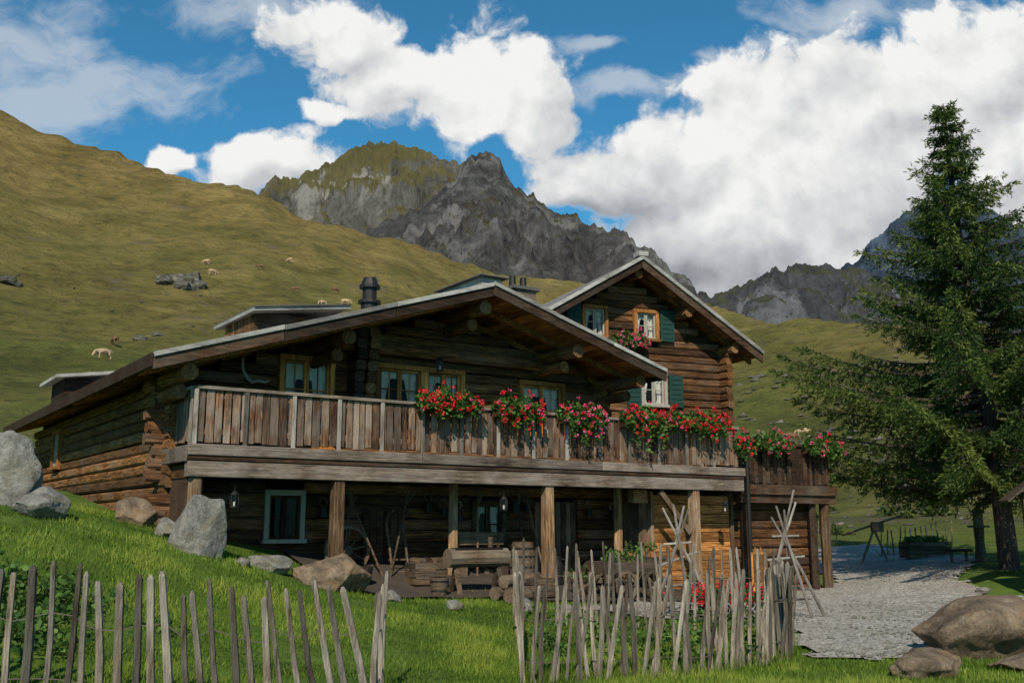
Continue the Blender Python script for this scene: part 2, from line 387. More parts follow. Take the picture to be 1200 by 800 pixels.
# mountains
def mountain(name,tab,r0,rc,r1,nr,azs,nc,mat,amp,seed,jag,L=330.,fexp=1.0):
    A=[t[0] for t in tab];E=[t[1] for t in tab]
    az=np.linspace(azs[0],azs[1],nc); r=np.concatenate([np.linspace(r0,rc,nr),np.linspace(rc,r1,nr//4+1)[1:]])
    Ei=np.interp(az,A,E); Es=sint(az,A,E,1.6); X_=np.outer(r,np.sin(np.radians(az)));Y_=np.outer(r,np.cos(np.radians(az)))
    Z_=np.zeros_like(X_)
    for j,a in enumerate(az):
        cj=jag*(noise.fractal(Vector((a*1.3,seed,0)),.75,2.1,7))
        for i,ri in enumerate(r):
            if ri<=rc:
                q=(ri-r0)/(rc-r0)
                f=.06+.94*q**fexp
                w=min(1,(1-q)*6)**.7*min(1,q*5)
                x=X_[i,j];y=Y_[i,j]
                p=Vector((x/L,y/(L*1.2),seed))
                p+=.35*Vector((noise.noise(p*1.7),noise.noise(p*1.7+Vector((9,9,9))),0))
                n1=noise.ridged_multi_fractal(p,.9,2.15,8,1.0,2.0)-1.3
                n2=noise.fractal(Vector((x/(L*.28),y/(L*.3),seed+3)),.8,2.1,6)
                q8=q**6
                eb=Es[j]*(1-q8)+(Ei[j]+cj)*q8
                t=eb*f+w*amp*(n1*.7+n2*.35)/ri*rc*.8
                lim=eb*(.35+.65*q**.7)
                if t>lim-.012:
                    e=t-(lim-.012); t=lim-.012+.012*(1-math.exp(-e/.012))*(1+.6*n2)
                Z_[i,j]=1.6+ri*max(t,0)
            else:
                Z_[i,j]=1.6+rc*(Ei[j]+cj)-(ri-rc)*.9
    return gridmesh(name,X_.ravel(),Y_.ravel(),Z_.ravel(),len(r),nc,mat,True)
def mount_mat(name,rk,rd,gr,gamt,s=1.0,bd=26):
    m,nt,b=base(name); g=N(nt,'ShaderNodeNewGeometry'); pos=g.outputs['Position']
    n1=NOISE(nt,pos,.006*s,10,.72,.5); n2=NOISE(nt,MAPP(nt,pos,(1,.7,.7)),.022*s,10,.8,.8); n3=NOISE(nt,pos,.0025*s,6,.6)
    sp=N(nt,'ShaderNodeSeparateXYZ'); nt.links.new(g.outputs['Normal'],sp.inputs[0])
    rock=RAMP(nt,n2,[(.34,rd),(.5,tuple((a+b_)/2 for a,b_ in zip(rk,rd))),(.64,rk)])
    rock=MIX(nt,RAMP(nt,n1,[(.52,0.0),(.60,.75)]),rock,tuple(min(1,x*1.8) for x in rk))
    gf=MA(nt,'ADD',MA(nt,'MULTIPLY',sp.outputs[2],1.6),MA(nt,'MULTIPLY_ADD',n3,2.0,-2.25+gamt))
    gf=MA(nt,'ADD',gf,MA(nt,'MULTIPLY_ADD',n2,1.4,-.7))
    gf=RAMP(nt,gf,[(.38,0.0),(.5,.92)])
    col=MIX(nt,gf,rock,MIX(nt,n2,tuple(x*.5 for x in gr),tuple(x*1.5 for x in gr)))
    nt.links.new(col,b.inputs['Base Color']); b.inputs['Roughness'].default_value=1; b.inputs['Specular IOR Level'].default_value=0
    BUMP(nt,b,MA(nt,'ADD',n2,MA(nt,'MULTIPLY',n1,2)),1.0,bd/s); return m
T1=[(-20,.2),(-17,.28),(-15.1,.325),(-14.5,.3437),(-13.2,.3536),(-11.5,.3665),(-10.2,.384),(-8.24,.398),(-6.7,.399),(-5.2,.391),(-3.6,.3835),(-2.0,.37),(0,.34),(3,.29),(6,.25)]
mountain('mountain',T1,900,2300,2900,220,(-19,6),460,mount_mat('mountain_grassy',(.27,.25,.225),(.06,.056,.05),(.17,.15,.06),.74),.15,2.3,.007,430.)
T1b=[(-13,.15),(-11,.235),(-9.5,.275),(-8.6,.298),(-6.6,.318),(-5.1,.336),(-4.1,.352),(-3.4,.366),(-2.6,.382),(-2.0,.390),(-1.4,.390),(-.7,.382),(-.3,.366),(.26,.355),(1.28,.343),(2.56,.329),(4.1,.318),(5.2,.305),(5.6,.3075),(6.85,.299),(8.1,.28),(9.5,.259),(11,.2375),(11.9,.2235),(13.5,.2),(16,.15)]
mountain('mountain.001',T1b,650,1750,2250,250,(-13,15.5),640,mount_mat('mountain_rock',(.185,.178,.172),(.026,.027,.030),(.11,.10,.045),.30),.16,6.7,.008,300.)
T2=[(8,.18),(9.9,.215),(11.5,.228),(12.4,.236),(13.4,.244),(14.8,.251),(16.7,.2575),(18.8,.254),(20,.25),(22,.22),(27,.2),(32,.16)]
mountain('mountain.002',T2,1800,3400,4200,150,(8,32),350,mount_mat('mountain_rock_far_hazed',(.145,.15,.16),(.045,.05,.06),(.10,.105,.065),.5,.6),.12,8.1,.006,600.)  # aerial haze put into the rock and grass colours as a slight blue-grey tint
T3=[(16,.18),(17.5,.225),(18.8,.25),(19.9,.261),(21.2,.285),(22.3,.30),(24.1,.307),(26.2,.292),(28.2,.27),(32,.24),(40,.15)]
mountain('mountain.003',T3,3500,6000,7000,130,(16,40),320,mount_mat('mountain_rock_haze_tint',(.10,.13,.175),(.035,.052,.085),(.07,.10,.12),.0,.35),.10,15.5,.006,1000.)  # distance haze painted as a strong blue cast in the base colours

# ---------------------------------------------------------------- rocks
def rock(name,loc,size,seed,mat,rz=0,sub=5,planes=16,nz=1.0):
    bm=bmesh.new(); bmesh.ops.create_icosphere(bm,subdivisions=sub,radius=1)
    rs=random.Random(seed); pl=[]
    for i in range(planes):
        n=Vector((rs.gauss(0,1),rs.gauss(0,1),rs.gauss(0,.8))).normalized(); pl.append((n,rs.uniform(.56,.86)))
    for v in bm.verts:
        for n,d in pl:
            q=v.co.dot(n)
            if q>d: v.co-=n*(q-d)*.9
        f=noise.fractal(v.co*1.3+Vector((seed,0,0)),.85,2.1,7)
        g=noise.ridged_multi_fractal(v.co*1.8+Vector((0,seed,0)),1.0,2.1,5,1,2)-1.2
        v.co*=1+(.11*f+.04*g)*nz
        v.co.x*=size[0];v.co.y*=size[1];v.co.z*=size[2]
    me=bpy.data.meshes.new(name); bm.to_mesh(me); bm.free()
    me.materials.append(mat); me.polygons.foreach_set('use_smooth',[True]*len(me.polygons))
    o=bpy.data.objects.new(name,me); o.location=loc; o.rotation_euler=(0,0,rz); scene.collection.objects.link(o); return o
def rockg(name,x,y,size,seed,mat,rz=0,sink=.3,**k):
    return rock(name,(x,y,hz(x,y)+size[2]*(1-sink*1.6)*.8),size,seed,mat,rz,**k)
rockg('boulder',-7.4,14.6,(.66,.6,.74),3,ROCK_G,.3)
rockg('boulder',-6.5,13.9,(.46,.42,.30),4,ROCK_G,.9)
rockg('boulder',-4.62,14.9,(.48,.42,.74),9,ROCK_G,.5)
rockg('boulder',-5.85,15.7,(.42,.32,.30),12,ROCK_B,.2)
rockg('boulder',-5.25,15.4,(.24,.24,.2),13,ROCK_G,.2)
rockg('boulder',-2.75,15.9,(.75,.45,.42),15,ROCK_B,.6)
rockg('boulder',-3.75,15.6,(.45,.3,.18),16,ROCK_G,.1)
rockg('boulder',5.8,12.9,(1.0,.75,.60),21,ROCK_B,.2)
rockg('boulder',4.5,11.3,(.6,.4,.26),22,ROCK_B,.8)
rockg('boulder',5.9,11.6,(.7,.4,.14),23,ROCK_B,.1)
rockg('boulder',7.2,13.2,(.5,.4,.3),24,ROCK_B,.1)
rockg('boulder',8.5,15.3,(.3,.3,.42),25,ROCK_G,.1)
for i,(x,y,s) in enumerate([(7.6,15,.16),(6.9,14.6,.12),(9.3,15.7,.2),(10.2,16,.15),(4.6,12.6,.1),(5.0,13.6,.07),(9.6,18.9,.13),(12,20.8,.25),(11.2,21.5,.2),(13,19.8,.3),(10.4,22.6,.16),(-4.0,15.1,.12),(-1.9,16,.16),(-.9,15.9,.14),(.2,16.6,.18),(.9,17.0,.12)]):
    rockg('stone',x,y,(s*1.3,s,s*.8),30+i,ROCK_G,i,sub=3)
ROCK_H=rockm('hill_rock',(.045,.04,.035),(.12,.11,.09),(.25,.23,.19),.12)
for i,(a,r,sx,sz) in enumerate([(-19.1,238,5,3.0),(-18.4,240,4.5,2.6),(-19.7,236,3.4,2.0),(-17.9,236,2.5,1.6),(-18.8,232,3,1.8),(-18.2,233,2.2,1.4),(-27.5,215,4,1.4),(-28.1,216,3.2,1.2),(-20.8,170,2.0,.9),(-19.9,172,1.4,.7)]):
    x,y=polar(a,r); rock('rock_outcrop',(x,y,surf(x,y)+.1*sz),(sx,sx*.7,sz),60+i,ROCK_H,i*.7,planes=26,nz=2.2)
mb=MB()
for i in range(640):
    a=R.uniform(11,27) if i%3 else R.uniform(-30,8); r=R.uniform(50,230)
    if i%6==0: a=R.gauss(14.5,1.2); r=R.uniform(90,150)
    x,y=polar(a,r); s=R.uniform(.12,.6)*(r/110)*(.6 if a<9 else 1); z=surf(x,y)
    vs=[(x+s*p*R.uniform(.6,1.5),y+s*q*R.uniform(.6,1.5),z+s*c*R.uniform(.4,.9)) for p,q,c in ((1,0,0),(.5,.9,.2),(-.5,.8,0),(-1,0,.1),(-.5,-.9,0),(.5,-.9,.2),(.2,0,1),(0,0,-1))]
    mb.add(vs,[(i_,(i_+1)%6,6) for i_ in range(6)]+[((i_+1)%6,i_,7) for i_ in range(6)],0)
mb.obj('hillside_stones',[ROCK_H])

# ---------------------------------------------------------------- chalet
def logs(mb,a0,a1,z0,z1,d,top=None,openings=(),mat=0,rad=.125,step=.225,endcap=.0):
    z=z0+rad
    while z<z1:
        lo,hi=a0,a1
        if top:
            ok=[a for a in np.arange(a0,a1+.01,.05) if top(a)>z+rad*.6]
            if not ok: break
            lo,hi=ok[0],ok[-1]
        segs=[(lo-(endcap*R.uniform(.6,1.2) if lo==a0 else 0),hi)]
        for (o0,o1,b0,b1) in openings:
            if z+rad*.7>b0 and z-rad*.7<b1:
                ns=[]
                for s0,s1 in segs:
                    if o1<=s0 or o0>=s1: ns.append((s0,s1))
                    else:
                        if o0>s0: ns.append((s0,o0))
                        if o1<s1: ns.append((o1,s1))
                segs=ns
        for s0,s1 in segs:
            if s1-s0<.06: continue
            j=R.uniform(-.02,.02)
            mb.hewn((s0,d+j,z+R.uniform(-.008,.008)),(s1,d+j+R.uniform(-.01,.01),z+R.uniform(-.01,.01)),step*R.uniform(.91,.98),.19,mat)
        z+=step
def window(mb,a0,a1,z0,z1,d,fm,sm,gm,cm,dm,nsash=2,rows=2,curtain=True,fw=.09):
    mb.box(a0-fw,a1+fw,d-.17,d+.1,z1,z1+fw*1.1,fm); mb.box(a0-fw-.03,a1+fw+.03,d-.21,d+.1,z0-fw*.8,z0,fm)
    mb.box(a0-fw,a0,d-.165,d+.1,z0+.002,z1-.002,fm); mb.box(a1,a1+fw,d-.165,d+.1,z0+.002,z1-.002,fm)
    w=(a1-a0)/nsash
    for i in range(nsash):
        l=a0+i*w+.004;r=a0+(i+1)*w-.004; f=.045
        y0,y1=d-.11,d-.06
        mb.box(l,l+f,y0,y1,z0+.003,z1-.003,sm); mb.box(r-f,r,y0,y1,z0+.003,z1-.003,sm)
        mb.box(l+f,r-f,y0+.002,y1-.002,z0+.003,z0+f,sm); mb.box(l+f,r-f,y0+.002,y1-.002,z1-f,z1-.003,sm)
        for k in range(1,rows):
            zz=z0+(z1-z0)*k/rows; mb.box(l+f,r-f,y0+.01,y1-.01,zz-.012,zz+.012,sm)
        m=(l+r)/2
        if w>.36: mb.box(m-.011,m+.011,y0+.013,y1-.013,z0+f,z1-f,sm)
    yg=d-.075
    mb.add([(a0,yg,z0),(a1,yg,z0),(a1,yg,z1),(a0,yg,z1)],[(0,1,2,3)],gm)
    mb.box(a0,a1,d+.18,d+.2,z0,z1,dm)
    if curtain:
        h=z1-z0;n=10
        for side in (0,1):
            vs=[]
            for i in range(n+1):
                q=i/n; ww=(a1-a0)*(.42-.24*q**.6) if q<.75 else (a1-a0)*(.2+.1*(q-.75)*4)
                zt=z1-h*q
                for j in range(7):
                    u=j/6*ww; yy=d+.02+.02*math.sin(j*2.1+side)
                    vs.append((a0+u if side==0 else a1-u,yy,zt))
            fs=[(i*7+j,i*7+j+1,(i+1)*7+j+1,(i+1)*7+j) for i in range(n) for j in range(6)]
            mb.add(vs,fs,cm)
        vs=[(a0+(a1-a0)*i/20,d+.0+.015*math.sin(i*1.9),zz-(.03*abs(math.sin(i*.8)) if zz<z1 else 0)) for zz in (z1,z1-h*.2) for i in range(21)]
        mb.add(vs,[(i,i+1,22+i,21+i) for i in range(20)],cm)
MATS=[W_H,W_T,W_DK,W_V,W_GH,W_GV,W_POST,W_SOF,W_FR,W_ROOF,SHING,DARK,WHITE,GREEN,PALE,METAL,GLASS,TERRA,W_PD]
iH,iT,iDK,iV,iGH,iGV,iP,iSO,iFR,iRF,iSH,iD,iW,iG,iPA,iME,iGL,iTE,iPD=range(19)
org=H(0,0,0)
chalet=empty('alpine_chalet',(org.x,org.y,0),TH)
SL,ZL,SA,ZA,SR,ZR=-.8,4.18,5.47,6.16,9.94,4.86
def rz(s): return ZL+(ZA-ZL)*(s-SL)/(SA-SL) if s<SA else ZA+(ZR-ZA)*(s-SA)/(SR-SA)
under=lambda s: rz(s)-.24
mb=MB(); op=[(1.89,2.96,3.0,4.66),(3.85,5.85,3.72,4.68),(7.25,8.45,3.4,4.62)]
logs(mb,0,9.45,2.62,6.2,1.4,under,op,iH,.11,.205,.28)
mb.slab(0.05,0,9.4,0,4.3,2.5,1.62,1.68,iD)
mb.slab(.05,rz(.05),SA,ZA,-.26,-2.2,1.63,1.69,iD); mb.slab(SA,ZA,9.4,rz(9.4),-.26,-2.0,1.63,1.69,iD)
mb.obj('front_wall',MATS,chalet,smooth=False)
mb=MB()
window(mb,1.97,2.88,3.0,4.58,1.4,iFR,iFR,iGL,iW,iD,2,3)
window(mb,3.93,4.83,3.8,4.6,1.4,iFR,iFR,iGL,iW,iD,2,2)
window(mb,5.0,5.77,3.8,4.6,1.4,iFR,iFR,iGL,iW,iD,2,2)
window(mb,7.33,8.37,3.5,4.54,1.4,iFR,iFR,iGL,iW,iD,2,2)
mb.obj('front_windows',MATS,chalet,bevel=.006)
mb=MB(); mb.X=Matrix(((0,1,0,0),(1,0,0,0),(0,0,1,0),(0,0,0,1)))
logs(mb,1.4,14,1.0,4.15,0,None,[(10.2,11.0,2.9,3.85)],iT,.11,.205,.3)
mb.box(1.6,13.9,.16,.2,.9,4.2,iD)
window(mb,10.26,10.94,2.98,3.78,0,iFR,iPA,iGL,iW,iD,2,2,False)
mb.X=None
mb.box(0.1,9.4,13.9,14.0,1,4.6,iDK); mb.box(9.4,9.5,1.5,14,2.5,4.7,iDK)
mb.slab(.1,rz(.1),SA,ZA,-.25,-1.6,13.9,14,iDK); mb.slab(SA,ZA,9.4,rz(9.4),-.25,-1.6,13.9,14,iDK)
mb.obj('side_wall',MATS,chalet,recalc=True)
mb=MB()
for k,sx in enumerate((3.36,3.60)):
    z=3.3;i=0
    while z<under(3.5)-.05:
        e=.22+.035*i+R.uniform(0,.1)
        mb.hewn((sx+R.uniform(-.02,.02),1.5,z),(sx,1.4-e,z),.2,.21,iT if k else iDK); z+=.21;i+=1
for sx,z0 in ((-.02,2.3),(9.42,2.8)):
    z=z0;i=0
    while z<under(sx)-.05:
        mb.hewn((sx,1.6,z),(sx,1.4-.22-R.uniform(0,.16)-.02*i,z),.2,.2,iT)
        if sx<0: mb.hewn((.2,1.4,z+.1),(-.28-R.uniform(0,.15),1.4,z+.1),.18,.2,iH)
        z+=.205;i+=1
for i in range(5): mb.hewn((.3,1.2,1.2+.2*i),(-.35-.07*i,1.15,1.2+.2*i),.19,.2,iH)
for s,z in ((-.15,rz(-.15)),(2.6,rz(2.6)),(SA,ZA-.03),(7.75,rz(7.75)),(9.45,rz(9.45))):
    mb.cyl((s,-.12,z-.39),(s,2.2,z-.39),.14,None,10,iT)
    mb.cyl((s,.35,z-.66),(s,2.2,z-.66),.12,None,10,iT)
mb.cyl((2.9,1.15,4.95),(8.6,1.15,4.95),.12,None,8,iH)
mb.obj('log_ends_and_purlins',MATS,chalet)
mb=MB()
for (s0,z0,s1,z1) in ((SL,ZL,SA,ZA),(SA,ZA,SR,ZR)):
    mb.slab(s0,z0,s1,z1,0,-.05,-.36,14.4,iSH)
    n=int(abs(s1-s0)/.22)
    for i in range(n):
        a=s0+(s1-s0)*i/n;b=s0+(s1-s0)*(i+.96)/n
        mb.slab(a,rz(a),b,rz(b),-.055,-.10-R.uniform(0,.008),-.33,14.3,iSO)
    n=3
    for i in range(n):
        a=s0+(s1-s0)*i/n;b=s0+(s1-s0)*(i+.995)/n;j=R.uniform(-.012,.012)
        mb.slab(a,rz(a),b,rz(b),-.053,-.24+j,-.41,-.365,iDK)
        mb.slab(a,rz(a),b,rz(b),.03+j,-.05+j,-.45,-.412,iRF)
    for t in np.arange(.55,14.3,1.0):
        mb.slab(s0+.05 if s0==SL else s0,rz(s0+.05 if s0==SL else s0),s1-.05 if s1==SR else s1,rz(s1-.05 if s1==SR else s1),-.11,-.23,t,t+.13,iSO)
for t in np.arange(-.3,14.2,.42):
    for (s0,s1) in ((SL,SA),(SA,SR)):
        mb.slab(s0,rz(s0),s1,rz(s1),.03+R.uniform(0,.01),.002,t,t+.38,iRF)
mb.box(SL-.04,SL-.003,-.38,14.4,ZL-.2,ZL+.02,iDK); mb.box(SR+.003,SR+.04,-.38,14.4,ZR-.2,ZR+.02,iDK)
mb.box(SA-.2,SA+.25,-.3,1.2,ZA-.03,ZA+.13,iRF); mb.box(SA-.3,SA+.35,-.42,1.4,ZA+.131,ZA+.16,iSH)
mb.obj('roof',MATS,chalet,bevel=.006)
mb=MB()
mb.box(3.1,4.9,6,8,5.2,6.45,iDK)
mb.slab(2.9,6.38,5.3,6.72,.08,0,5.6,8.4,iRF); mb.slab(2.9,6.38,5.3,6.72,.11,.082,5.55,8.4,iSH)
for i in range(9): mb.box(3.05,3.098,6+i*.22,6.19+i*.22,5.2,6.4,iT)
mb.box(-.1,1.1,10.4,12,4.3,5.15,iDK); mb.slab(-.35,5.12,1.35,5.36,.08,0,10.1,12.3,iRF)
mb.obj('dormers',MATS,chalet)
mb=MB()
c=(5.5,5.0)
mb.cyl((*c,5.9),(*c,6.75),.2,.2,16,iME); mb.cyl((*c,6.75),(*c,6.82),.27,.27,16,iME); mb.cyl((*c,6.82),(*c,7.12),.17,.17,16,iME)
mb.cyl((*c,7.12),(*c,7.2),.25,.25,16,iME); mb.cyl((*c,7.2),(*c,7.38),.22,.16,16,iME)
mb.box(7.55,8.15,1.9,2.6,5.2,6.8,iGH); mb.box(7.48,8.22,1.83,2.67,6.802,6.87,iSH)
for a in (7.7,8.0): mb.cyl((a,2.2,6.87),(a,2.2,7.16),.085,.075,12,iME)
mb.obj('chimneys',MATS,chalet)
def railing(mb,s0,s1,t,z0,z1,side=False,dk=False):
    v=iDK if dk else iV
    def B(a0,a1,d0,d1,za,zb,m,r=None):
        if side: mb.box(t+d0,t+d1,a0,a1,za,zb,m,r)
        else: mb.box(a0,a1,t+d0,t+d1,za,zb,m,r)
    B(s0,s1,-.06,.09,z1-.055,z1,iGH if not dk else iDK)
    B(s0,s1,.026,.09,z1-.19,z1-.1,iV if not dk else iDK); B(s0,s1,.026,.09,z0+.12,z0+.22,iV if not dk else iDK)
    a=s0+.02
    while a<s1-.1:
        w=R.uniform(.095,.14); B(a,min(a+w,s1),-.0-R.uniform(0,.010),.024,z0+R.uniform(-.02,.03),z1-.056,v); a+=w+R.uniform(.015,.035)
    a=s0
    while a<=s1:
        B(a-.035,a+.035,-.052,-.014,z0-.1,z1-.058,iGV if not dk else iDK); a+=(s1-s0)/round((s1-s0)/.86)
mb=MB()
railing(mb,0,12.5,0,2.9,3.8)
railing(mb,.1,1.35,0,2.9,3.8,True); railing(mb,.1,3.9,12.42,2.9,3.8,True)
mb.obj('balcony_railing',MATS,chalet,bevel=.005)
mb=MB()
for i in range(3):
    a=-.1+i*4.24; mb.box(a,a+4.235,-.1,-.02,2.68,2.86,iGH)
mb.box(-.1,12.6,-.07,-.022,2.6,2.676,iDK)
mb.box(-.08,12.6,-.05,.14,2.34,2.597,iGH); mb.box(-.12,-.04,-.02,1.5,2.58,2.84,iGH)
for i in range(62):
    a=-.03+i*.204; mb.box(a,a+.195,-.015,3.9 if a>9.6 else 1.6,2.79,2.84,iT)
for i in range(13):
    a=.1+i*1.02; mb.box(a,a+.14,.145,1.7,2.56,2.785,iT)
mb.box(-.02,.2,.05,1.6,2.33,2.55,iT)
for s,z in ((2.56,.3),(7.1,.0),(11.1,-.2)):
    mb.cyl((s,.08,z-.3),(s+R.uniform(-.03,.03),.08,2.335),.15,.135,4,iP)
mb.cyl((0.1,.1,1.1),(.1,.1,2.33),.12,.12,6,iP)
for s in (5.4,9.6,10.3): mb.cyl((s,.9,-.2),(s,.9,2.55),.11,.1,6,iP)
mb.box(9.55,9.95,.3,.5,2.05,2.33,iT)
mb.beam((10.1,.08,2.3),(10.95,.08,1.4),.1,.12,iP)
mb.cyl((12.75,-.02,-.1),(12.75,-.02,3.5),.05,.05,10,iME)
mb.obj('balcony_structure',MATS,chalet,bevel=.01)
mb=MB(); op=[(1.86,2.6,1.25,2.2),(7.9,9.1,-1,2.15),(6.3,7.1,1.1,2.1)]
logs(mb,.15,13.1,-.1,2.6,1.75,None,op,iH,.12,.225,0)
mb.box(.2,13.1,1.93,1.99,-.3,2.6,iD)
window(mb,1.93,2.53,1.33,2.12,1.75,iPA,iDK,iGL,iW,iD,2,2,False)
window(mb,6.37,7.03,1.2,2.0,1.75,iDK,iDK,iGL,iW,iD,2,2,True)
mb.obj('ground_floor_wall',MATS,chalet)
mb=MB()
for i in range(8): mb.box(7.95+i*.14,8.08+i*.14,1.7,1.74,-.2,2.08,iV)
for i in range(11): mb.box(10.5,12.95,.78+R.uniform(0,.01),.83,-.05+i*.21,.15+i*.21,iPD)
mb.box(10.42,10.5,.72,1.7,-.1,2.33,iP); mb.box(12.95,13.04,.72,1.7,-.1,2.33,iP); mb.box(11.7,11.78,.75,.776,0,2.2,iP)
for i in range(6): mb.box(3.8+i*.15,3.94+i*.15,1.58,1.61,.2,1.9,iDK)
mb.box(.0,.2,.25,1.7,.9,2.5,iDK)
mb.obj('doors',MATS,chalet,bevel=.005)

# ---------------------------------------------------------------- rear log house
P2=Vector((3.42,25.4,0)); TH2=math.atan2(.383,.924)
lh=empty('log_house',P2,TH2)
def H2(k,t,z): return Vector((P2.x+.924*k-.383*t,P2.y+.383*k+.924*t,z))
A=(-3.7,6.3);B=(0,8.5);C=(3.7,6.2)
def rz2(s): return A[1]+(B[1]-A[1])*(s-A[0])/(B[0]-A[0]) if s<B[0] else B[1]+(C[1]-B[1])*(s-B[0])/(C[0]-B[0])
WL,WR,TW=-2.9,2.93,.9
mb=MB(); op=[(-1.4,-.62,6.45,7.3),(.15,.93,6.45,7.3),(.33,1.13,4.65,5.6)]
logs(mb,WL,WR,2.5,8.6,TW,lambda s:rz2(s)-.25,op,iH,.105,.2,.2)
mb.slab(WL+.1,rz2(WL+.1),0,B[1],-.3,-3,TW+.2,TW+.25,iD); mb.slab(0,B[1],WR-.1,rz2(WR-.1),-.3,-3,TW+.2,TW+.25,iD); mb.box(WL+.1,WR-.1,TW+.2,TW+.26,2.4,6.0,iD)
for sx in (WL,WR):
    z=2.6
    while z<rz2(sx)-.4: mb.hewn((sx,TW+.2,z),(sx,TW-.38-R.uniform(0,.12),z),.19,.2,iT); z+=.2
mb.box(WR-.1,WR+.05,TW+.1,9,0,6.3,iDK); mb.box(WL-.1,WL+.02,TW+.2,9,2.4,6.4,iDK); mb.box(WL,WR,8.95,9.05,0,6.2,iDK)
mb.slab(WL,rz2(WL),0,B[1],-.3,-2,8.9,9,iDK); mb.slab(0,B[1],WR,rz2(WR),-.3,-2,8.9,9,iDK)
mb.obj('walls',MATS,lh)
def inchalet(o):
    o.parent=lh; o.matrix_parent_inverse=(Matrix.Translation(P2)@Matrix.Rotation(TH2,4,'Z')).inverted()
    o.location=(org.x,org.y,0); o.rotation_euler=(0,0,TH)
mb=MB()
logs(mb,13.1,16.2,-.1,2.5,.95,None,[],iH,.12,.225,0.1)
mb.box(13.15,16.2,1.15,1.2,-.3,2.5,iD); mb.box(16.1,16.22,1,4.6,-.2,2.45,iDK); mb.box(13.1,13.2,1,2,-.2,2.45,iDK)
inchalet(mb.obj('base_storey',MATS))
mb=MB()
window(mb,-1.3,-.72,6.5,7.2,TW,iFR,iPA,iGL,iW,iD,2,2); window(mb,.25,.83,6.5,7.2,TW,iFR,iPA,iGL,iW,iD,2,2); window(mb,.42,1.04,4.73,5.52,TW,iPA,iPA,iGL,iW,iD,2,2)
for a,z in ((-1.86,6.45),(.95,6.45),(-.12,4.68),(1.17,4.68)):
    mb.box(a,a+.42,TW-.2,TW-.15,z,z+.86,iG)
    for k in range(6): mb.box(a+.05,a+.37,TW-.215,TW-.2,z+.08+k*.13,z+.15+k*.13,iG)
mb.obj('windows_and_shutters',MATS,lh,bevel=.005)
mb=MB()
for (p,q) in ((A,B),(B,C)):
    mb.slab(*p,*q,0,-.06,.04,9.5,iSH)
    n=int((q[0]-p[0])/.2)
    for i in range(n):
        a=p[0]+(q[0]-p[0])*i/n;b=p[0]+(q[0]-p[0])*(i+.96)/n
        mb.slab(a,rz2(a),b,rz2(b),-.065,-.11,.05,9.4,iSO)
    mb.slab(*p,*q,-.05,-.28,-.04,.03,iDK); mb.slab(*p,*q,.05,-.06,-.1,-.042,iRF); mb.slab(*p,*q,.03,.004,.1,9.5,iRF)
    for t in np.arange(.5,9.3,1): mb.slab(*p,*q,-.115,-.24,t,t+.12,iSO)
for s in (WL,0,1.5,WR): mb.cyl((s,.15,rz2(s)-.4),(s,1.3,rz2(s)-.4),.12,None,10,iT)
mb.box(-.14,.14,-.12,.2,B[1]+.02,B[1]+.15,iRF)
mb.obj('roof',MATS,lh,bevel=.006)
mb=MB()
railing(mb,13.0,16.45,.5,2.55,3.55,False,True); railing(mb,.6,4,16.4,2.55,3.55,True,True)
mb.box(12.95,16.5,.38,.46,2.3,2.54,iDK); mb.box(13,16.45,.47,4,2.46,2.53,iT); mb.box(13,16.5,.45,.6,2.1,2.35,iDK)
mb.cyl((16.2,.6,-.2),(16.2,.6,2.2),.13,.13,6,iP); mb.cyl((15.75,.62,-.2),(15.75,.62,2.2),.1,.1,6,iDK); mb.cyl((13.3,.6,-.2),(13.3,.6,2.2),.11,.11,6,iDK)
inchalet(mb.obj('balcony',MATS,None,bevel=.006))

# ---------------------------------------------------------------- geranium planters
def planter(p,w,hang=.35,pink=.2,dens=1.0,rz_=TH,fl=46):
    mb=MB()
    mb.box(-w/2+.05,w/2-.05,-.12,.1,-.12,.08,0)
    mb.box(-w/2+.02,w/2-.02,-.125,-.122,.02,.085,0)
    n=int(1150*w*dens)
    u=NR.uniform(-1,1,n);  ph=NR.uniform(0,2*np.pi,n); rad=NR.rand(n)**.5
    env=np.sqrt(np.clip(1-u**2*.8,0,1))
    f1=R.uniform(0,6)
    lump=.8+.35*np.sin(u*8+f1)
    x=u*w/2; y=-.03+np.cos(ph)*rad*.24*env; zz=.08+np.sin(ph)*rad*.27*env*lump
    low=NR.rand(n)<.35
    hl=.6+.4*np.sin(u*11+f1*2)
    zz=np.where(low,-NR.rand(n)**1.4*hang*env*hl,zz); y=np.where(low,-.18+NR.normal(size=n)*.04,y)
    P=np.c_[x,y,zz]; D=np.c_[NR.normal(size=n)*.6,NR.normal(size=n)*.5-.5,NR.normal(size=n)*.6+.1]
    mb.leaves(P,D,NR.uniform(.05,.1,n),NR.uniform(.045,.085,n),1)
    m=int(fl*w*dens)
    for i in range(m):
        uu=R.uniform(-1,1);e=math.sqrt(1-uu*uu*.8); a=R.uniform(-.5,3.4)
        c=np.array([uu*w/2*1.05,-.06-abs(math.cos(a))*.25*e,.08+math.sin(a)*.33*e*(.8+.35*math.sin(uu*8+f1))])
        if R.random()<.38: c=np.array([uu*w/2,-.23-R.random()*.05,-R.random()*hang*e*(.6+.4*math.sin(uu*11+f1*2))])
        k=12; d=NR.normal(size=(k,3)); d/=np.linalg.norm(d,axis=1,keepdims=True)
        mb.leaves(c+d*.010,d,NR.uniform(.028,.05,k),NR.uniform(.028,.046,k),3 if R.random()<pink else 2,mid=.6)
    return mb.obj('geranium_planter',[W_DK,LEAF,RED,PINK],loc=p,rot=(0,0,rz_))
planter(H(4.62,-.15,3.74),1.3,.25,.12)
planter(H(6.17,-.15,3.74),1.1,.38,.25)
planter(H(7.75,-.15,3.70),1.15,.6,.8)
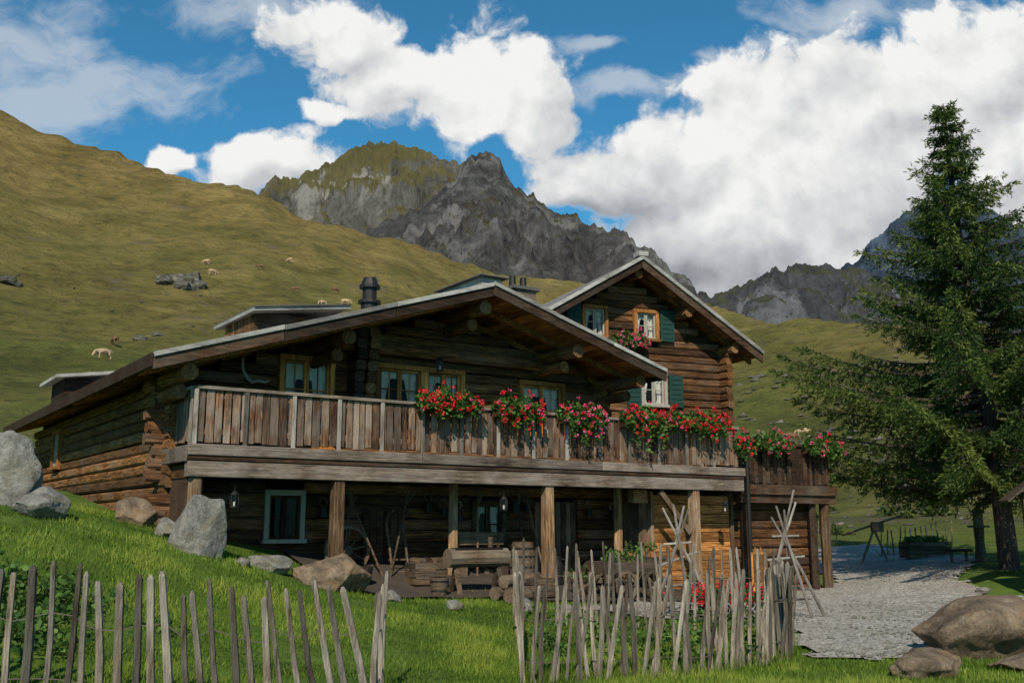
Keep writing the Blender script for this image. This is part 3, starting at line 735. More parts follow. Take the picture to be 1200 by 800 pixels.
planter(H(9.45,-.15,3.72),1.25,.7,.15)
planter(H(10.35,-.15,3.76),.5,.15,.1)
planter(H(11.3,-.15,3.74),1.2,.4,.05)
planter(H(12.62,.1,3.35),.6,.4,.1,.8)
planter(H(14.0,.35,3.45),1.2,.25,.7,.8,TH,24)
planter(H(15.9,.35,3.45),1.3,.25,.7,.8,TH,24)
planter(H2(-.1,.62,6.3),1.05,.2,.9,.9,TH2)

# ---------------------------------------------------------------- picket fences
FW=wood('fence_wood',(.03,.022,.015),(.14,.11,.08),(.33,.275,.205),2,(.19,.17,.145),.4)
WIRE=plain('fence_wire',(.12,.1,.08),.6,.5)
TUFT=[]
def fence(pts,name='picket_fence',spacing=.165,hgt=1.05,lean=.05,drift=(0,0),rs=(.018,.029)):
    mb=MB()
    for k in range(len(pts)-1):
        a=Vector(pts[k]);b=Vector(pts[k+1]);L=(b-a).length;n=max(1,int(L/spacing))
        prev=None
        for i in range(n+1):
            q=(i+R.uniform(-.1,.1))/n; p=a.lerp(b,q); x,y=p.x,p.y; z=hz(x,y); TUFT.append((x,y))
            h=hgt*R.uniform(.9,1.07); dr=drift[0]+(drift[1]-drift[0])*q
            d=(b-a).normalized()
            lx=R.gauss(0,lean)+dr; ly=R.gauss(0,lean*.7)
            r=R.uniform(*rs)
            base=Vector((x,y,z-.15)); top=Vector((x+lx*h*d.x-ly*h*d.y*.5,y+lx*h*d.y+ly*h*d.x*.5,z+h))
            mid=base.lerp(top,.5)+Vector((R.gauss(0,.012),R.gauss(0,.012),0))
            mb.tube([base,mid,top.lerp(base,.03),top],[r*1.1,r,r*R.uniform(.75,.95),r*R.uniform(.2,.7)],6,0)
            w=base.lerp(top,.68)+Vector((0,0,R.gauss(0,.012)))
            w2=base.lerp(top,.3)
            if prev:
                mb.cyl(prev[0],w,.006,None,4,1); mb.cyl(prev[1],w2,.006,None,4,1)
            prev=(w,w2)
    return mb.obj(name,[FW,WIRE])
fence([(-4.7,7.9),(-2.5,8.15)],lean=.035,drift=(.04,-.06),spacing=.135,rs=(.022,.036))
fence([(-2.4,8.17),(-1.15,8.6)],lean=.03,drift=(-.12,-.26),spacing=.13,rs=(.022,.034))
fence([(-1.15,8.62),(-1.2,9.6)],lean=.05,spacing=.3,rs=(.02,.03))
fence([(.02,15.0),(1.4,15.1),(3.0,15.3),(3.9,15.2)],lean=.06,hgt=1.2,spacing=.14)
fence([(.05,14.8),(.1,12.8),(.1,10.9)],lean=.04,spacing=.3)
fence([(.12,10.7),(.9,10.95),(2.2,11.4),(3.35,12.5),(3.9,15.1)],lean=.13,spacing=.085,drift=(.04,.10),rs=(.018,.031))
fence([(12.0,33),(14.5,33.5)],hgt=.9,spacing=.2)
fence([(8.9,38),(12.0,37.5)],hgt=.9,spacing=.22)

# ---------------------------------------------------------------- conifer
def conifer(name,x,y,Ht,topdx,seed,rad=4.8,cb=.16,nl=205,dens=1.0):
    rs=random.Random(seed); zb=hz(x,y); mb=MB()
    tp=lambda q:Vector((topdx*q+.06*math.sin(q*7),.04*math.sin(q*5),Ht*q))
    mb.tube([tp(-.02)]+[tp(q/12) for q in range(13)],[.3]+[.235*(1-q/12)**.85+.012 for q in range(13)],10,0)
    def prof(q):
        pts=[(0,.2),(.14,.55),(.2,.9),(.3,1.0),(.4,.94),(.5,.60),(.6,.48),(.68,.36),(.75,.31),(.83,.17),(.9,.12),(1,.02)]
        for (a,b),(c,d) in zip(pts,pts[1:]):
            if a<=q<=c: return b+(d-b)*(q-a)/(c-a)
        return .03
    Ps=[];Ds=[];Ls=[];Ws=[];Qs=[]
    for i in range(nl):
        lev=round((i/nl)*30)/30*.7+(i/nl)*.3
        q=cb+(1-cb)*lev**1.02; q=min(.99,max(cb,q+rs.uniform(-.006,.006)))
        az=i*2.399+rs.uniform(-.5,.5)
        L=rad*prof(q)*rs.choice((.5,.8,.95,1.05,1.12))*rs.uniform(.85,1.08)
        b=tp(q); o=Vector((math.cos(az),math.sin(az),0))
        up=.15+.55*q; droop=.42*(1-q)+.1
        def lp(u): return b+o*(L*u)+Vector((0,0,L*(up*u*.5-droop*u*1.0+ (droop*.9)*u*u)))
        side=Vector((-o.y,o.x,0))
        mb.tube([lp(k/6) for k in range(7)],[(.012+.012*L)*(1-k/6)+.005 for k in range(7)],5,0)
        nt=int(12*L*dens)+5
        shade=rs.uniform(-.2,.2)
        for k in range(nt):
            u=.12+.88*(k+rs.random())/nt
            c=lp(u); tl=(.25*L*(1-u)**.8+.22)*rs.uniform(.5,1.15)*min(1,.3+u*2)
            sgn=1 if k%2 else -1
            d=(o*rs.uniform(.5,.9)+side*sgn*rs.uniform(.5,1.0)+Vector((0,0,rs.uniform(-.5,.0)))).normalized()
            if u>.93: d=(o+Vector((0,0,.2))).normalized()
            nn=int(8+tl*44*dens)
            t=NR.rand(nn)
            C=np.array(c)[None,:]+np.array(d)[None,:]*(t*tl)[:,None]; C[:,2]-=.3*tl*t*t
            C+=NR.normal(size=(nn,3))*.026
            dd=np.array(d)[None,:]*.9+NR.normal(size=(nn,3))*.5; dd[:,2]-=.1
            Ps.append(C);Ds.append(dd);Ls.append(NR.uniform(.08,.18,nn));Ws.append(NR.uniform(.022,.042,nn))
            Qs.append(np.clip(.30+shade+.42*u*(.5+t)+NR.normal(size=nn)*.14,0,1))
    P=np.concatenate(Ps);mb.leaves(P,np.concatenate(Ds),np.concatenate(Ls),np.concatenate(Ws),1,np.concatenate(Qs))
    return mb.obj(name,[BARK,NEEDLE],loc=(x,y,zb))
conifer('spruce_tree',12.2,25,12.1,-.75,4)

# ---------------------------------------------------------------- grass
n=240000
r=6+ (NR.rand(n)**.85)*13; az=np.radians(NR.uniform(-33,30,n)); gxx=r*np.sin(az);gyy=r*np.cos(az)
ss=(gxx+5.08)*.823+(gyy-15.9)*.568; tt=-(gxx+5.08)*.568+(gyy-15.9)*.823
keep=~((ss>-.1)&(tt>.7))
keep&=~((ss>2.2)&(tt>-1.15)&(NR.rand(n)<.985))
keep&=np.array([not gravelmask(a,b) or (NR.rand()<.004) for a,b in zip(gxx,gyy)])
gxx=gxx[keep];gyy=gyy[keep];r=r[keep];n=len(gxx);gzz=hill(gxx,gyy)[0]
pat=np.array([noise.noise(Vector((a*1.1,b*1.1,5)))+.8*noise.noise(Vector((a*.35,b*.35,8)))+.4*noise.noise(Vector((a*3,b*3,18))) for a,b in zip(gxx,gyy)])
mb=MB()
P=np.c_[gxx,gyy,gzz-.01]; D=np.c_[NR.normal(size=n)*.35,NR.normal(size=n)*.35,np.ones(n)]
L=NR.uniform(.035,.085,n)*np.clip(1+.7*pat,.4,2)*np.where(NR.rand(n)<.04,1.8,1)
mb.leaves(P,D,L,NR.uniform(.006,.012,n)*(1+r/22),0,np.clip(.46+.75*pat+NR.normal(size=n)*.2,0,1),tri=True)
T=np.array(TUFT); k=22; tx=np.repeat(T[:,0],k)+NR.normal(size=len(T)*k)*.07; ty=np.repeat(T[:,1],k)+NR.normal(size=len(T)*k)*.07
tz=hill(tx,ty)[0]-.01; m_=len(tx)
mb.leaves(np.c_[tx,ty,tz],np.c_[NR.normal(size=m_)*.3,NR.normal(size=m_)*.3,np.ones(m_)],NR.uniform(.1,.3,m_),NR.uniform(.006,.012,m_),0,NR.rand(m_),tri=True)
mb.obj('grass',[GRASSB])
def plants(name,pts,hh,nl,lw,mat,flower=None,fn=0):
    mb=MB()
    for (x,y,s) in pts:
        z=hz(x,y);k=int(nl*s)
        P=np.c_[x+NR.normal(size=k)*.16*s,y+NR.normal(size=k)*.16*s,z+NR.rand(k)*hh*s]
        D=np.c_[NR.normal(size=k),NR.normal(size=k),NR.uniform(-.1,1,k)]
        mb.leaves(P,D,NR.uniform(.6,1.2,k)*lw,NR.uniform(.4,.8,k)*lw,0)
        if flower is not None:
            for i in range(int(fn*s)):
                c=np.array([x+R.gauss(0,.16)*s,y+R.gauss(0,.16)*s,z+hh*s*R.uniform(.6,1.15)]);q=9
                d=NR.normal(size=(q,3)); mb.leaves(c+d*.005,d,.04,.035,1,mid=.6)
    return mb.obj(name,[mat]+([flower] if flower else []))
plants('weed_plants',[(R.uniform(-6.0,-3.6),R.uniform(9.0,11),R.uniform(.6,1.2)) for i in range(46)],.2,60,.085,LEAF)
plants('garden_plants',[(R.uniform(.4,3.4),R.uniform(11.9,14.8),R.uniform(.5,1.2)) for i in range(34)],.32,60,.08,LEAF)
plants('red_garden_flowers',[(3.3+R.uniform(-.6,.7),15.9+R.uniform(-.3,.3),1.0) for i in range(12)],.55,60,.09,LEAF,RED,14)
mb=MB()
for i in range(90):
    x,y=polar(R.uniform(11,24),R.uniform(45,150)); z=surf(x,y); s=R.uniform(.4,1.1);k=160
    d=NR.normal(size=(k,3)); d/=np.linalg.norm(d,axis=1,keepdims=True); d[:,2]=np.abs(d[:,2])*.6
    mb.leaves(np.array([x,y,z])+d*s*NR.rand(k,1)**.4,d,.3*s,.2*s,0)
mb.obj('hillside_shrubs',[NEEDLE])

# ---------------------------------------------------------------- cows
def cowmesh():
    vs=[];es=[];rs=[]
    def v(p,r): vs.append(p);rs.append(r);return len(vs)-1
    pe=v((-.7,0,1.12),.30);m=v((0,0,1.02),.36);ch=v((.6,0,1.06),.33);nk=v((.98,0,1.0),.18);hd=v((1.2,0,.62),.13);mz=v((1.36,0,.3),.085)
    es+=[(pe,m),(m,ch),(ch,nk),(nk,hd),(hd,mz)]
    for s in (-1,1):
        a=v((-.68,.2*s,.85),.15);b=v((-.55,.21*s,.66),.11);c=v((-.82,.2*s,.42),.065);d=v((-.78,.2*s,.0),.055);es+=[(pe,a),(a,b),(b,c),(c,d)]
        a=v((.55,.19*s,.75),.12);b=v((.58,.19*s,.4),.065);c=v((.56,.19*s,0),.055);es+=[(ch,a),(a,b),(b,c)]
        e=v((1.08,.2*s,.72),.03);es.append((hd,e))
    t=v((-1.02,0,1.1),.05);u=v((-1.1,0,.45),.03);es+=[(pe,t),(t,u)]
    me=bpy.data.meshes.new('c');me.from_pydata(vs,es,[]);o=bpy.data.objects.new('c',me);scene.collection.objects.link(o)
    mo=o.modifiers.new('s','SKIN')
    for i,r in enumerate(rs): me.skin_vertices[0].data[i].radius=(r,r)
    me.skin_vertices[0].data[0].use_root=True
    o.modifiers.new('sub','SUBSURF').levels=1
    dg=bpy.context.evaluated_depsgraph_get(); r=bpy.data.meshes.new_from_object(o.evaluated_get(dg)); bpy.data.objects.remove(o); return r
cm=cowmesh(); cm.name='cow'
COW=plain('cow_hide',(.15,.08,.045),.8,0,.45,1.5); cm.materials.clear(); cm.materials.append(COW)
cm2=cm.copy(); cm2.materials.clear(); cm2.materials.append(plain('cow_hide_pale',(.42,.29,.18),.8,0,.4,1.5))
for i,(a,r) in enumerate([(-22.6,138),(-11.4,215),(-10.7,222),(-11.9,224),(-9.7,238),(-10.3,250),(-17.6,262),(-14.6,255),(-17.2,250),(-22.1,152),(-6.5,200),(-5.6,225),(-13.0,285),(-12.6,240),(-11.0,232),(15.6,150),(16.3,158)]):
    x,y=polar(a,r); o=bpy.data.objects.new('cow',cm if i%2 else cm2); o.location=(x,y,surf(x,y)); o.rotation_euler=(0,0,R.uniform(-.9,.9)+(math.pi if R.random()<.5 else 0)); o.scale=(1.12,)*3; scene.collection.objects.link(o)

# ---------------------------------------------------------------- yard props
def at(s,t):
    p=H(s,t); return p.x,p.y,hz(p.x,p.y)+.05
p=H(0,0,0)
x,y,z=at(5.0,-.6); mb=MB()
mb.tube([(-.62,0,.62),(.62,0,.62)],[.17,.17],10,0); mb.box(-.5,.5,-.09,.09,.72,.795,1)
for a in (-.45,.45):
    mb.cyl((a,-.2,-.1),(a,.0,.5),.05,None,6,0); mb.cyl((a,.2,-.1),(a,.0,.5),.05,None,6,0)
mb.cyl((.35,.1,.75),(.35,.1,.98),.05,.045,8,0)
mb.obj('water_trough',[W_OLD,DARK],loc=(x,y,z),rot=(0,0,TH))
x,y,z=at(5.6,-1.2); mb=MB()
for i,(a,b,c,l) in enumerate([(0,0,.11,.5),(.0,.26,.11,.55),(.05,.13,.31,.5),(-.5,-.2,.09,.3)]):
    mb.cyl((a-l,b,c),(a+l,b,c),.115,.105,10,0)
mb.obj('log_pile',[W_OLD],loc=(x,y,z),rot=(0,0,TH+.4))
for (s,t,k) in ((9.7,.3,.9),):
    x,y,z=at(s,t); mb=MB()
    mb.box(-k*.6,k*.6,-.22,.22,.62,.68,0); mb.box(-k*.6,k*.6,-.2,-.17,.5,.618,0)
    for a in (-k*.5,k*.5):
        for b in (-.17,.17): mb.cyl((a,b,-.1),(a*.9,b*.9,.62),.035,None,6,0)
    for a in (-.3,.05,.35):
        mb.cyl((a,0,.68),(a,0,.8),.05,.075,10,1)
        q=50;d=NR.normal(size=(q,3));mb.leaves(np.array([a,0,.88])+d*.04,d,.07,.05,2)
    mb.obj('plant_bench',[W_OLD,TERRA,LEAF],loc=(x,y,z),rot=(0,0,TH))
mb=MB()
for i in range(16):
    for j in range(7):
        rr_=R.uniform(.05,.07); a=4.75+i*.13+(.06 if j%2 else 0); zz=.2+j*.118
        mb.cyl((a,1.1+R.uniform(-.04,.04),zz),(a,1.5,zz),rr_,None,7,0)
mb.obj('firewood_stack',[W_OLD],loc=(p.x,p.y,0),rot=(0,0,TH))
x,y,z=at(6.7,.4); mb=MB(); mb.tube([(0,0,0),(0,0,.2),(0,0,.4),(0,0,.6),(0,0,.8)],[.2,.25,.265,.25,.2],14,0)
for zz in (.14,.3,.5,.66): mb.cyl((0,0,zz),(0,0,zz+.035),.262 if .2<zz<.6 else .245,None,14,1)
mb.obj('wooden_barrel',[W_OLD,METAL],loc=(x,y,z))
x,y,z=at(7.6,.5); mb=MB(); mb.tube([(0,0,0),(0,0,.38),(0,0,.47),(0,0,.56),(0,0,.6)],[.15,.15,.09,.09,.12],14,0)
for q in (-1,1): mb.tube([(q*.15,0,.33),(q*.22,0,.38),(q*.2,0,.48),(q*.1,0,.5)],[.012]*4,5,0)
mb.obj('milk_can',[METAL],loc=(x,y,z))
x,y,z=at(8.2,-.9); mb=MB()
mb.box(-.6,.6,-.35,.35,.48,.53,0)
for q in (-.36,.34): mb.box(-.6,.6,q,q+.025,.532,.72,0)
mb.box(-.625,-.6,-.35,.35,.5,.72,0);mb.box(.6,.625,-.35,.35,.5,.72,0)
for xx in (-.38,.38):
    mb.cyl((xx,-.42,.28),(xx,.42,.28),.025,None,6,1)
    for yy_ in (-.42,.42):
        mb.ring((xx,yy_,.28),.28,.05,.02,0)
        for k in range(4):
            a=k*math.pi/4; mb.cyl((xx-.25*math.cos(a),yy_,.28-.25*math.sin(a)),(xx+.25*math.cos(a),yy_,.28+.25*math.sin(a)),.014,None,5,0)
mb.cyl((-.6,0,.5),(-1.3,.1,.12),.025,None,6,0)
for a in (-.35,0,.35):
    q=90;d=NR.normal(size=(q,3));mb.leaves(np.array([a,0,.76])+d*.07,d,.08,.06,2)
mb.obj('hand_cart',[W_OLD,METAL,LEAF],loc=(x,y,z),rot=(0,0,TH+.1))
for (s,zc,r_,t_) in ((3.35,1.12,.46,1.3),(9.55,.5,.48,1.5)):
    mb=MB(); mb.ring((s,t_,zc),r_,.06,.03,0); mb.cyl((s,t_-.07,zc),(s,t_+.06,zc),.09,None,10,0)
    for k in range(5):
        a=k*math.pi/5+.2; mb.cyl((s-(r_-.05)*math.cos(a),t_,zc-(r_-.05)*math.sin(a)),(s+(r_-.05)*math.cos(a),t_,zc+(r_-.05)*math.sin(a)),.02,None,6,0)
    mb.obj('wagon_wheel',[W_OLD],loc=(p.x,p.y,0),rot=(0,0,TH))
mb=MB()
for yy_ in (4.15,4.5):
    mb.tube([(yy_,.9,.35),(yy_,1.15,1.2),(yy_,1.3,1.6),(yy_,1.2,1.8),(yy_,1.02,1.85)],[.024]*5,6,0)
for k in range(5): mb.cyl((4.11,.95+.07*k,.5+k*.22),(4.54,.95+.07*k,.5+k*.22),.02,None,6,0)
mb.obj('wooden_sledge',[W_OLD],loc=(p.x,p.y,0),rot=(0,0,TH))
mb=MB()
for i,s in enumerate((2.95,3.15,5.2,5.55,5.9,7.3,7.6,9.3,10.0)):
    zz=2.0+R.uniform(-.1,.1); h=R.uniform(.16,.25)
    mb.cyl((s,1.52,zz),(s,1.52,zz-h),h*.28,h*.5,10,0); mb.ring((s,1.54,zz+.07),.09,.02,.012,1,12)
mb.obj('cow_bells',[METAL,W_POST],loc=(p.x,p.y,0),rot=(0,0,TH))
for (s,t,L_) in ((6.1,.9,1.2),):
    x,y,z=at(s,t); mb=MB(); mb.box(-L_/2,L_/2,-.17,.17,.42,.47,0); mb.box(-L_/2,L_/2,.17,.2,.6,.85,0)
    for a in (-L_/2+.1,L_/2-.15): mb.box(a,a+.05,-.15,.16,-.15,.418,0); mb.box(a,a+.05,.165,.2,-.1,.85,0)
    mb.obj('wooden_bench',[W_OLD],loc=(x,y,z),rot=(0,0,TH))
for (s,t) in ((4.1,-.8),(7.4,-.5),(10.6,-.3),(3.1,.1),(13.6,.3)):
    x,y,z=at(s,t); mb=MB(); mb.cyl((0,0,0),(0,0,.3),.13,.17,14,0); mb.cyl((0,0,.06),(0,0,.09),.142,None,14,1); mb.cyl((0,0,.22),(0,0,.25),.165,None,14,1)
    mb.cyl((0,0,.301),(0,0,.305),.14,None,14,2)
    if s in (7.4,10.6):
        q=60;d=NR.normal(size=(q,3));d[:,2]=np.abs(d[:,2]);mb.leaves(np.array([0,0,.3])+d*.07,d,.1,.06,3)
    mb.obj('wooden_bucket',[W_OLD,METAL,DARK,LEAF],loc=(x,y,z))
for (s,t,h) in ((6.0,-1.0,.34),(4.4,.2,.4),(9.2,.9,.4)):
    x,y,z=at(s,t); mb=MB()
    for k in range(3):
        for yy_ in (-.2,.18): mb.box(-.3,.3,yy_,yy_+.02,.02+k*h/3,.02+(k+.8)*h/3,0)
        for xx in (-.322,.302): mb.box(xx,xx+.02,-.2,.2,.02+k*h/3,.02+(k+.8)*h/3,0)
    mb.box(-.3,.3,-.18,.18,.0,.02,0)
    mb.obj('wooden_crate',[W_OLD],loc=(x,y,z),rot=(0,0,R.uniform(0,1)))
for (s,t,z,w) in ((.75,.1,2.25,1),(6.05,.1,2.25,1),(12.1,.1,2.25,1),(5.0,.8,4.95,0)):
    q_=H(s,t,z); mb=MB()
    mb.cyl((0,0,0),(0,0,-.12),.006,None,5,0); mb.cyl((0,0,-.12),(0,0,-.18),.03,.085,6,0); mb.cyl((0,0,-.36),(0,0,-.385),.075,.075,6,0)
    for i in range(6):
        a=i*math.pi/3; mb.cyl((.07*math.cos(a),.07*math.sin(a),-.18),(.065*math.cos(a),.065*math.sin(a),-.36),.006,None,4,0)
    mb.cyl((0,0,-.19),(0,0,-.355),.055,.05,6,1); mb.cyl((0,0,-.36),(0,0,-.29),.018,None,8,2)
    mb.obj('lantern',[METAL,GLASS,WHITE],loc=q_)
mb=MB()
for (s,z,dx,L,t_) in ((3.1,.8,.35,1.1,1.2),(3.85,.75,-.5,1.25,.9),(3.9,.75,.55,1.2,.85),(5.9,.4,.3,1.6,1.0),(7.2,.4,.15,1.6,1.2),(7.75,.3,-.2,1.6,1.1),(9.9,.3,.1,1.7,1.0)):
    mb.cyl((s,t_-.2,z-.2),(s+dx,t_+.25,z+L),.02,None,6,0)
    for k in (-.09,-.03,.03,.09): mb.cyl((s+dx,t_+.25,z+L),(s+dx*1.18+k,t_+.24,z+L+.24),.01,None,4,0)
mb.obj('farm_tools',[W_OLD],loc=(p.x,p.y,0),rot=(0,0,TH))
mb=MB()
mb.tube([(0,0,0),(-.12,-.1,.05),(-.22,-.12,.2),(-.22,-.1,.38),(-.15,-.1,.5)],[.03,.03,.026,.02,.006],8,0)
mb.tube([(0,0,0),(.1,-.1,.02),(.2,-.12,.0),(.3,-.12,.04)],[.03,.028,.022,.006],8,0)
mb.obj('antler',[PALE],loc=H(1.35,1.22,4.1),rot=(0,0,TH))
for (x,y,h,sd) in ((2.75,16.8,1.75,1),(4.75,17.6,2.0,2)):
    rs=random.Random(sd); z=hz(x,y); mb=MB()
    for i in range(5):
        a=i*1.26+rs.uniform(-.3,.3); rr_=rs.uniform(.45,.75)
        b=Vector((math.cos(a)*rr_,math.sin(a)*rr_*.6,-.1)); t=Vector((-b.x*.35,-b.y*.3,h*rs.uniform(.85,1.1)))
        mb.tube([b,b.lerp(t,.5)+Vector((rs.gauss(0,.02),0,0)),t],[.03,.026,.018],6,0)
    for i in range(3):
        zz=h*(.3+.2*i); mb.cyl((-.45+.1*i,-.05,zz),(.4-.08*i,.05,zz+rs.uniform(-.1,.25)),.02,None,6,0)
    mb.obj('hay_drying_rack',[W_GV],loc=(x,y,z))
x,y,z=at(11.9,-1.0); mb=MB()
mb.box(-.2,.2,-.02,.02,.35,.95,1); mb.box(-.24,.24,-.03,-.021,.3,.36,0);mb.box(-.24,.24,-.03,-.021,.95,1.0,0);mb.box(-.25,-.2,-.03,-.021,.3,1.0,0);mb.box(.2,.25,-.03,-.021,.3,1.0,0)
mb.cyl((-.2,0,-.05),(-.08,0,1.1),.02,None,6,0);mb.cyl((.2,0,-.05),(.08,0,1.1),.02,None,6,0);mb.cyl((0,.35,-.05),(0,0,1.05),.02,None,6,0)
mb.obj('display_easel',[W_FR,W_SOF],loc=(x,y,z),rot=(0,0,TH))
mb=MB(); x,y=12.6,31.0;z=hz(x,y)
for i in range(4): mb.box(-.7,.7,-.3,.3,.02+i*.12,.13+i*.12,0)
mb.box(-.62,.62,-.25,.25,.49,.51,1); q=300;mb.leaves(np.c_[NR.uniform(-.6,.6,q),NR.uniform(-.2,.2,q),.5+NR.rand(q)*.12],NR.normal(size=(q,3))+[0,0,.6],.1,.08,2)
mb.obj('raised_bed',[W_OLD,DARK,LEAF],loc=(x,y,z),rot=(0,0,.2))
mb=MB(); x,y=11.0,31.0;z=hz(x,y)
mb.cyl((-.4,0,-.1),(.1,0,1.1),.04,None,6,0);mb.cyl((.5,0,-.1),(.05,0,1.1),.04,None,6,0);mb.cyl((-.9,0,.85),(1.0,.1,1.45),.035,None,6,0);mb.box(-1.3,-.5,-.1,.1,.86,.9,0);mb.box(.0,.35,-.08,.08,.95,1.25,0)
mb.obj('wooden_seesaw_toy',[W_POST],loc=(x,y,z))
mb=MB(); x,y=12.9,28.0;z=hz(x,y)
mb.tube([(0,0,-.1),(0,0,.5),(0,0,.9)],[.16,.12,.14],10,0);mb.cyl((0,0,.9),(0,0,.96),.3,.28,12,0);mb.box(-.1,.1,-.1,.1,.96,1.3,0);mb.cyl((0,0,1.3),(0,0,1.5),.2,.02,4,0)
mb.box(-.9,-.3,-.2,.2,.25,.32,0);mb.cyl((-.8,0,-.1),(-.8,0,.25),.05,None,6,0);mb.cyl((-.4,0,-.1),(-.4,0,.25),.05,None,6,0)
mb.obj('wooden_well_post',[W_OLD],loc=(x,y,z))
mb=MB(); x,y=11.1,21.8;z=hz(x,y)
mb.box(-.06,.06,-.06,.06,-.1,2.1,0);mb.box(.7,.82,-.06,.06,-.1,2.1,0);mb.box(-.04,.8,.03,.06,.8,2.0,1)
mb.slab(-.45,1.95,.38,2.6,.05,0,-.4,.4,0);mb.slab(.38,2.6,1.2,1.95,.05,0,-.4,.4,0)
for i in range(4): mb.box(.0,.76,-.05,.02,.75+i*.3,.8+i*.3,0)
mb.obj('wooden_notice_shelter',[W_OLD,W_SOF],loc=(x,y,z),rot=(0,0,-.2))

# ---------------------------------------------------------------- world
w=bpy.data.worlds.new('World'); scene.world=w; w.use_nodes=True; nt=w.node_tree; nt.nodes.clear()
sun_h=(-.08,-.9968); elev=math.radians(38)
sky=N(nt,'ShaderNodeTexSky'); sky.sky_type='NISHITA'; sky.sun_disc=False; sky.sun_elevation=elev; sky.sun_rotation=math.atan2(*sun_h)%(2*math.pi)
sky.altitude=1500; sky.air_density=1.0; sky.dust_density=.4; sky.ozone_density=1.6
tint=MIX(nt,1.0,sky.outputs[0],(.46,1.34,1.50),'MULTIPLY')
bg1=N(nt,'ShaderNodeBackground'); bg1.inputs[1].default_value=.084; nt.links.new(tint,bg1.inputs[0])
tc=N(nt,'ShaderNodeTexCoord'); sp=N(nt,'ShaderNodeSeparateXYZ'); nt.links.new(tc.outputs['Generated'],sp.inputs[0])
yy=MA(nt,'MAXIMUM',MA(nt,'ABSOLUTE',sp.outputs[1]),.15)
ca=MA(nt,'DIVIDE',sp.outputs[0],yy); cb=MA(nt,'DIVIDE',sp.outputs[2],yy)
cv=N(nt,'ShaderNodeCombineXYZ'); nt.links.new(ca,cv.inputs[0]); nt.links.new(cb,cv.inputs[1])
def blobgroup(name,blobs,sc,amp,warp,vor,stretch=1.0,det=7,rough=.6):
    g=bpy.data.node_groups.new(name,'ShaderNodeTree')
    g.interface.new_socket('V',in_out='INPUT',socket_type='NodeSocketVector'); g.interface.new_socket('D',in_out='OUTPUT',socket_type='NodeSocketFloat')
    gi=g.nodes.new('NodeGroupInput');go=g.nodes.new('NodeGroupOutput')
    V=gi.outputs[0]
    wn=g.nodes.new('ShaderNodeTexNoise'); wn.noise_dimensions='2D'; wn.inputs['Scale'].default_value=8; wn.inputs['Detail'].default_value=4; g.links.new(V,wn.inputs['Vector'])
    sub=g.nodes.new('ShaderNodeVectorMath'); sub.operation='MULTIPLY_ADD'; g.links.new(wn.outputs['Color'],sub.inputs[0]); sub.inputs[1].default_value=(warp,warp,0); sub.inputs[2].default_value=(-warp/2,-warp/2,0)
    ad=g.nodes.new('ShaderNodeVectorMath'); ad.operation='ADD'; g.links.new(V,ad.inputs[0]); g.links.new(sub.outputs[0],ad.inputs[1])
    s=g.nodes.new('ShaderNodeSeparateXYZ'); g.links.new(ad.outputs[0],s.inputs[0])
    cur=None
    for (a,b,ra,rb) in blobs:
        x=MA(g,'MULTIPLY_ADD',s.outputs[0],1/ra,-a/ra); y=MA(g,'MULTIPLY_ADD',s.outputs[1],1/rb,-b/rb)
        y2=MA(g,'MULTIPLY',y,y); d=MA(g,'MULTIPLY_ADD',x,x,y2)
        cur=d if cur is None else MA(g,'MINIMUM',cur,d)
    f=MA(g,'SUBTRACT',1.0,MA(g,'SQRT',cur))
    n1=NOISE(g,MAPP(g,ad.outputs[0],(1,stretch,1)),sc,det,rough,0,'2D')
    t=MA(g,'MULTIPLY_ADD',n1,amp,-.5*amp)
    if vor:
        vz=g.nodes.new('ShaderNodeTexVoronoi'); vz.voronoi_dimensions='2D'; vz.feature='F1'; vz.inputs['Scale'].default_value=sc*1.5; g.links.new(ad.outputs[0],vz.inputs['Vector'])
        vd=MA(g,'MULTIPLY',vz.outputs['Distance'],vz.outputs['Distance'])
        t=MA(g,'MULTIPLY_ADD',vd,-vor,t)
    out=MA(g,'ADD',f,t); out=MA(g,'MAXIMUM',out,-1.0); out=MA(g,'MINIMUM',out,1.6)
    g.links.new(out,go.inputs[0]); return g
cum=[(-.035,.465,.085,.065),(-.12,.468,.09,.05),(-.185,.515,.06,.045),(-.22,.54,.05,.03),(.015,.455,.045,.06),(-.19,.43,.045,.015),
 (-.355,.380,.03,.013),(-.25,.372,.068,.034),
 (.275,.445,.11,.06),(.185,.38,.10,.06),(.115,.355,.08,.05),(.32,.35,.16,.095),(.42,.43,.14,.09),(.50,.47,.11,.085),(.545,.42,.1,.15),(.235,.29,.15,.08),(.055,.345,.04,.025),(.36,.27,.18,.05),(.65,.3,.2,.2)]
wis=[(-.52,.51,.13,.06),(-.42,.46,.11,.05),(-.48,.43,.10,.045),(.38,.545,.11,.025),(.085,.512,.045,.012),(.2,.505,.025,.010),(.30,.50,.07,.02),(-.28,.55,.1,.03),(.12,.46,.08,.014)]
G1=blobgroup('cumulus',cum,15,1.7,.06,.45); G2=blobgroup('wisps',wis,9,2.6,.08,0,1.8,6,.62)
def use(g,vec):
    n=nt.nodes.new('ShaderNodeGroup'); n.node_tree=g; nt.links.new(vec,n.inputs[0]); return n.outputs[0]
off=N(nt,'ShaderNodeVectorMath',operation='ADD'); nt.links.new(cv.outputs[0],off.inputs[0]); off.inputs[1].default_value=(-.013,.022,0)
d0=use(G1,cv.outputs[0]); d1=use(G1,off.outputs[0]); dw=use(G2,cv.outputs[0])
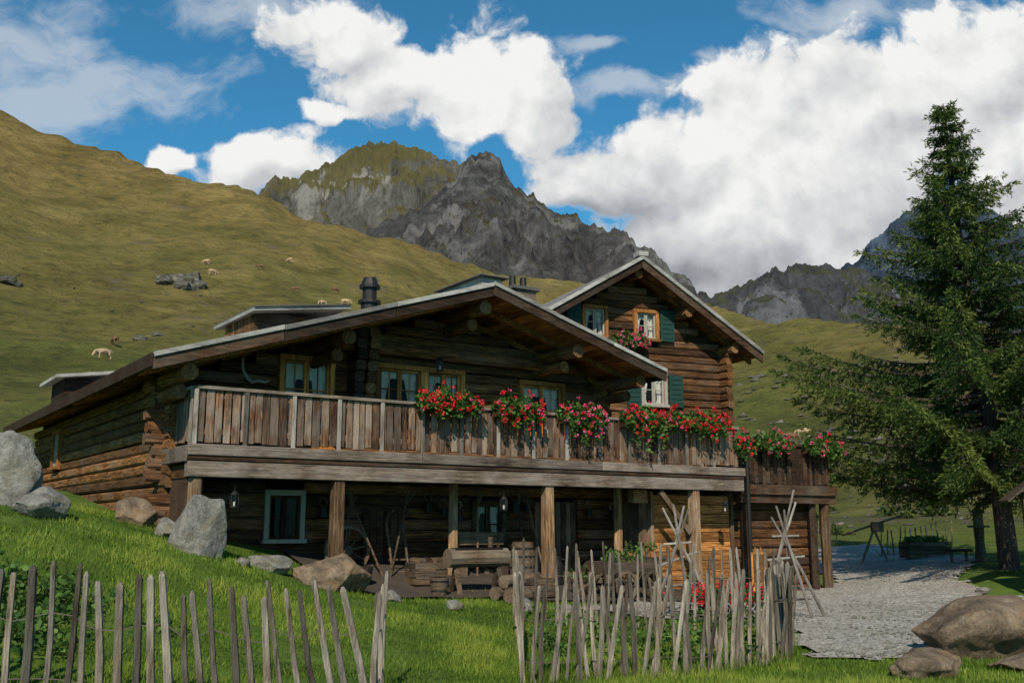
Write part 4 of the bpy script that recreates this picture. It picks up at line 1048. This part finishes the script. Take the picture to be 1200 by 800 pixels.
def MR(v,a,b,c=0.0,d=1.0,sm=True):
    n=N(nt,'ShaderNodeMapRange'); n.interpolation_type='SMOOTHSTEP' if sm else 'LINEAR'
    for k,x in zip(('From Min','From Max','To Min','To Max'),(a,b,c,d)): n.inputs[k].default_value=x
    nt.links.new(v,n.inputs['Value']); return n.outputs[0]
alpha=MR(d0,-.34,.06); aw=MR(dw,-.25,.9,0,.6)
lit=MA(nt,'MULTIPLY_ADD',MA(nt,'SUBTRACT',d0,d1),.42,.68)
bign=NOISE(nt,cv.outputs[0],5.5,4,.6,0,'2D')
lit=MA(nt,'ADD',lit,MA(nt,'MULTIPLY_ADD',bign,1.2,-.57))
low=MR(cb,.24,.42,-.34,.16)
lit=MA(nt,'ADD',lit,low,clamp=True)
cc=N(nt,'ShaderNodeValToRGB'); cr=cc.color_ramp; cr.elements[0].color=(.30,.32,.35,1); cr.elements[1].color=(1.0,1.0,.98,1); e=cr.elements.new(.42); e.color=(.58,.60,.63,1); nt.links.new(lit,cc.inputs[0])
tot=MA(nt,'MAXIMUM',alpha,aw); tot=MA(nt,'MULTIPLY',tot,MR(sp.outputs[2],0.0,.12))
colm=MIX(nt,alpha,(.72,.76,.8),cc.outputs[0])
bg2=N(nt,'ShaderNodeBackground'); bg2.inputs[1].default_value=.9; nt.links.new(colm,bg2.inputs[0])
mx=N(nt,'ShaderNodeMixShader'); nt.links.new(tot,mx.inputs[0]); nt.links.new(bg1.outputs[0],mx.inputs[1]); nt.links.new(bg2.outputs[0],mx.inputs[2])
ow=N(nt,'ShaderNodeOutputWorld'); nt.links.new(mx.outputs[0],ow.inputs[0])

sd=bpy.data.lights.new('sun','SUN'); sd.energy=5.0; sd.angle=math.radians(.5); sd.color=(1,.90,.74)
so=bpy.data.objects.new('sun',sd); d=Vector((-sun_h[0]*math.cos(elev),-sun_h[1]*math.cos(elev),-math.sin(elev))); so.rotation_euler=d.to_track_quat('-Z','Y').to_euler(); scene.collection.objects.link(so)
cd=bpy.data.cameras.new('camera'); cd.lens=35; cd.sensor_width=36; cd.clip_end=20000; cd.clip_start=.1
co=bpy.data.objects.new('camera',cd); co.location=(0,0,1.6); co.rotation_euler=(math.radians(90+10.39),0,0); scene.collection.objects.link(co); scene.camera=co
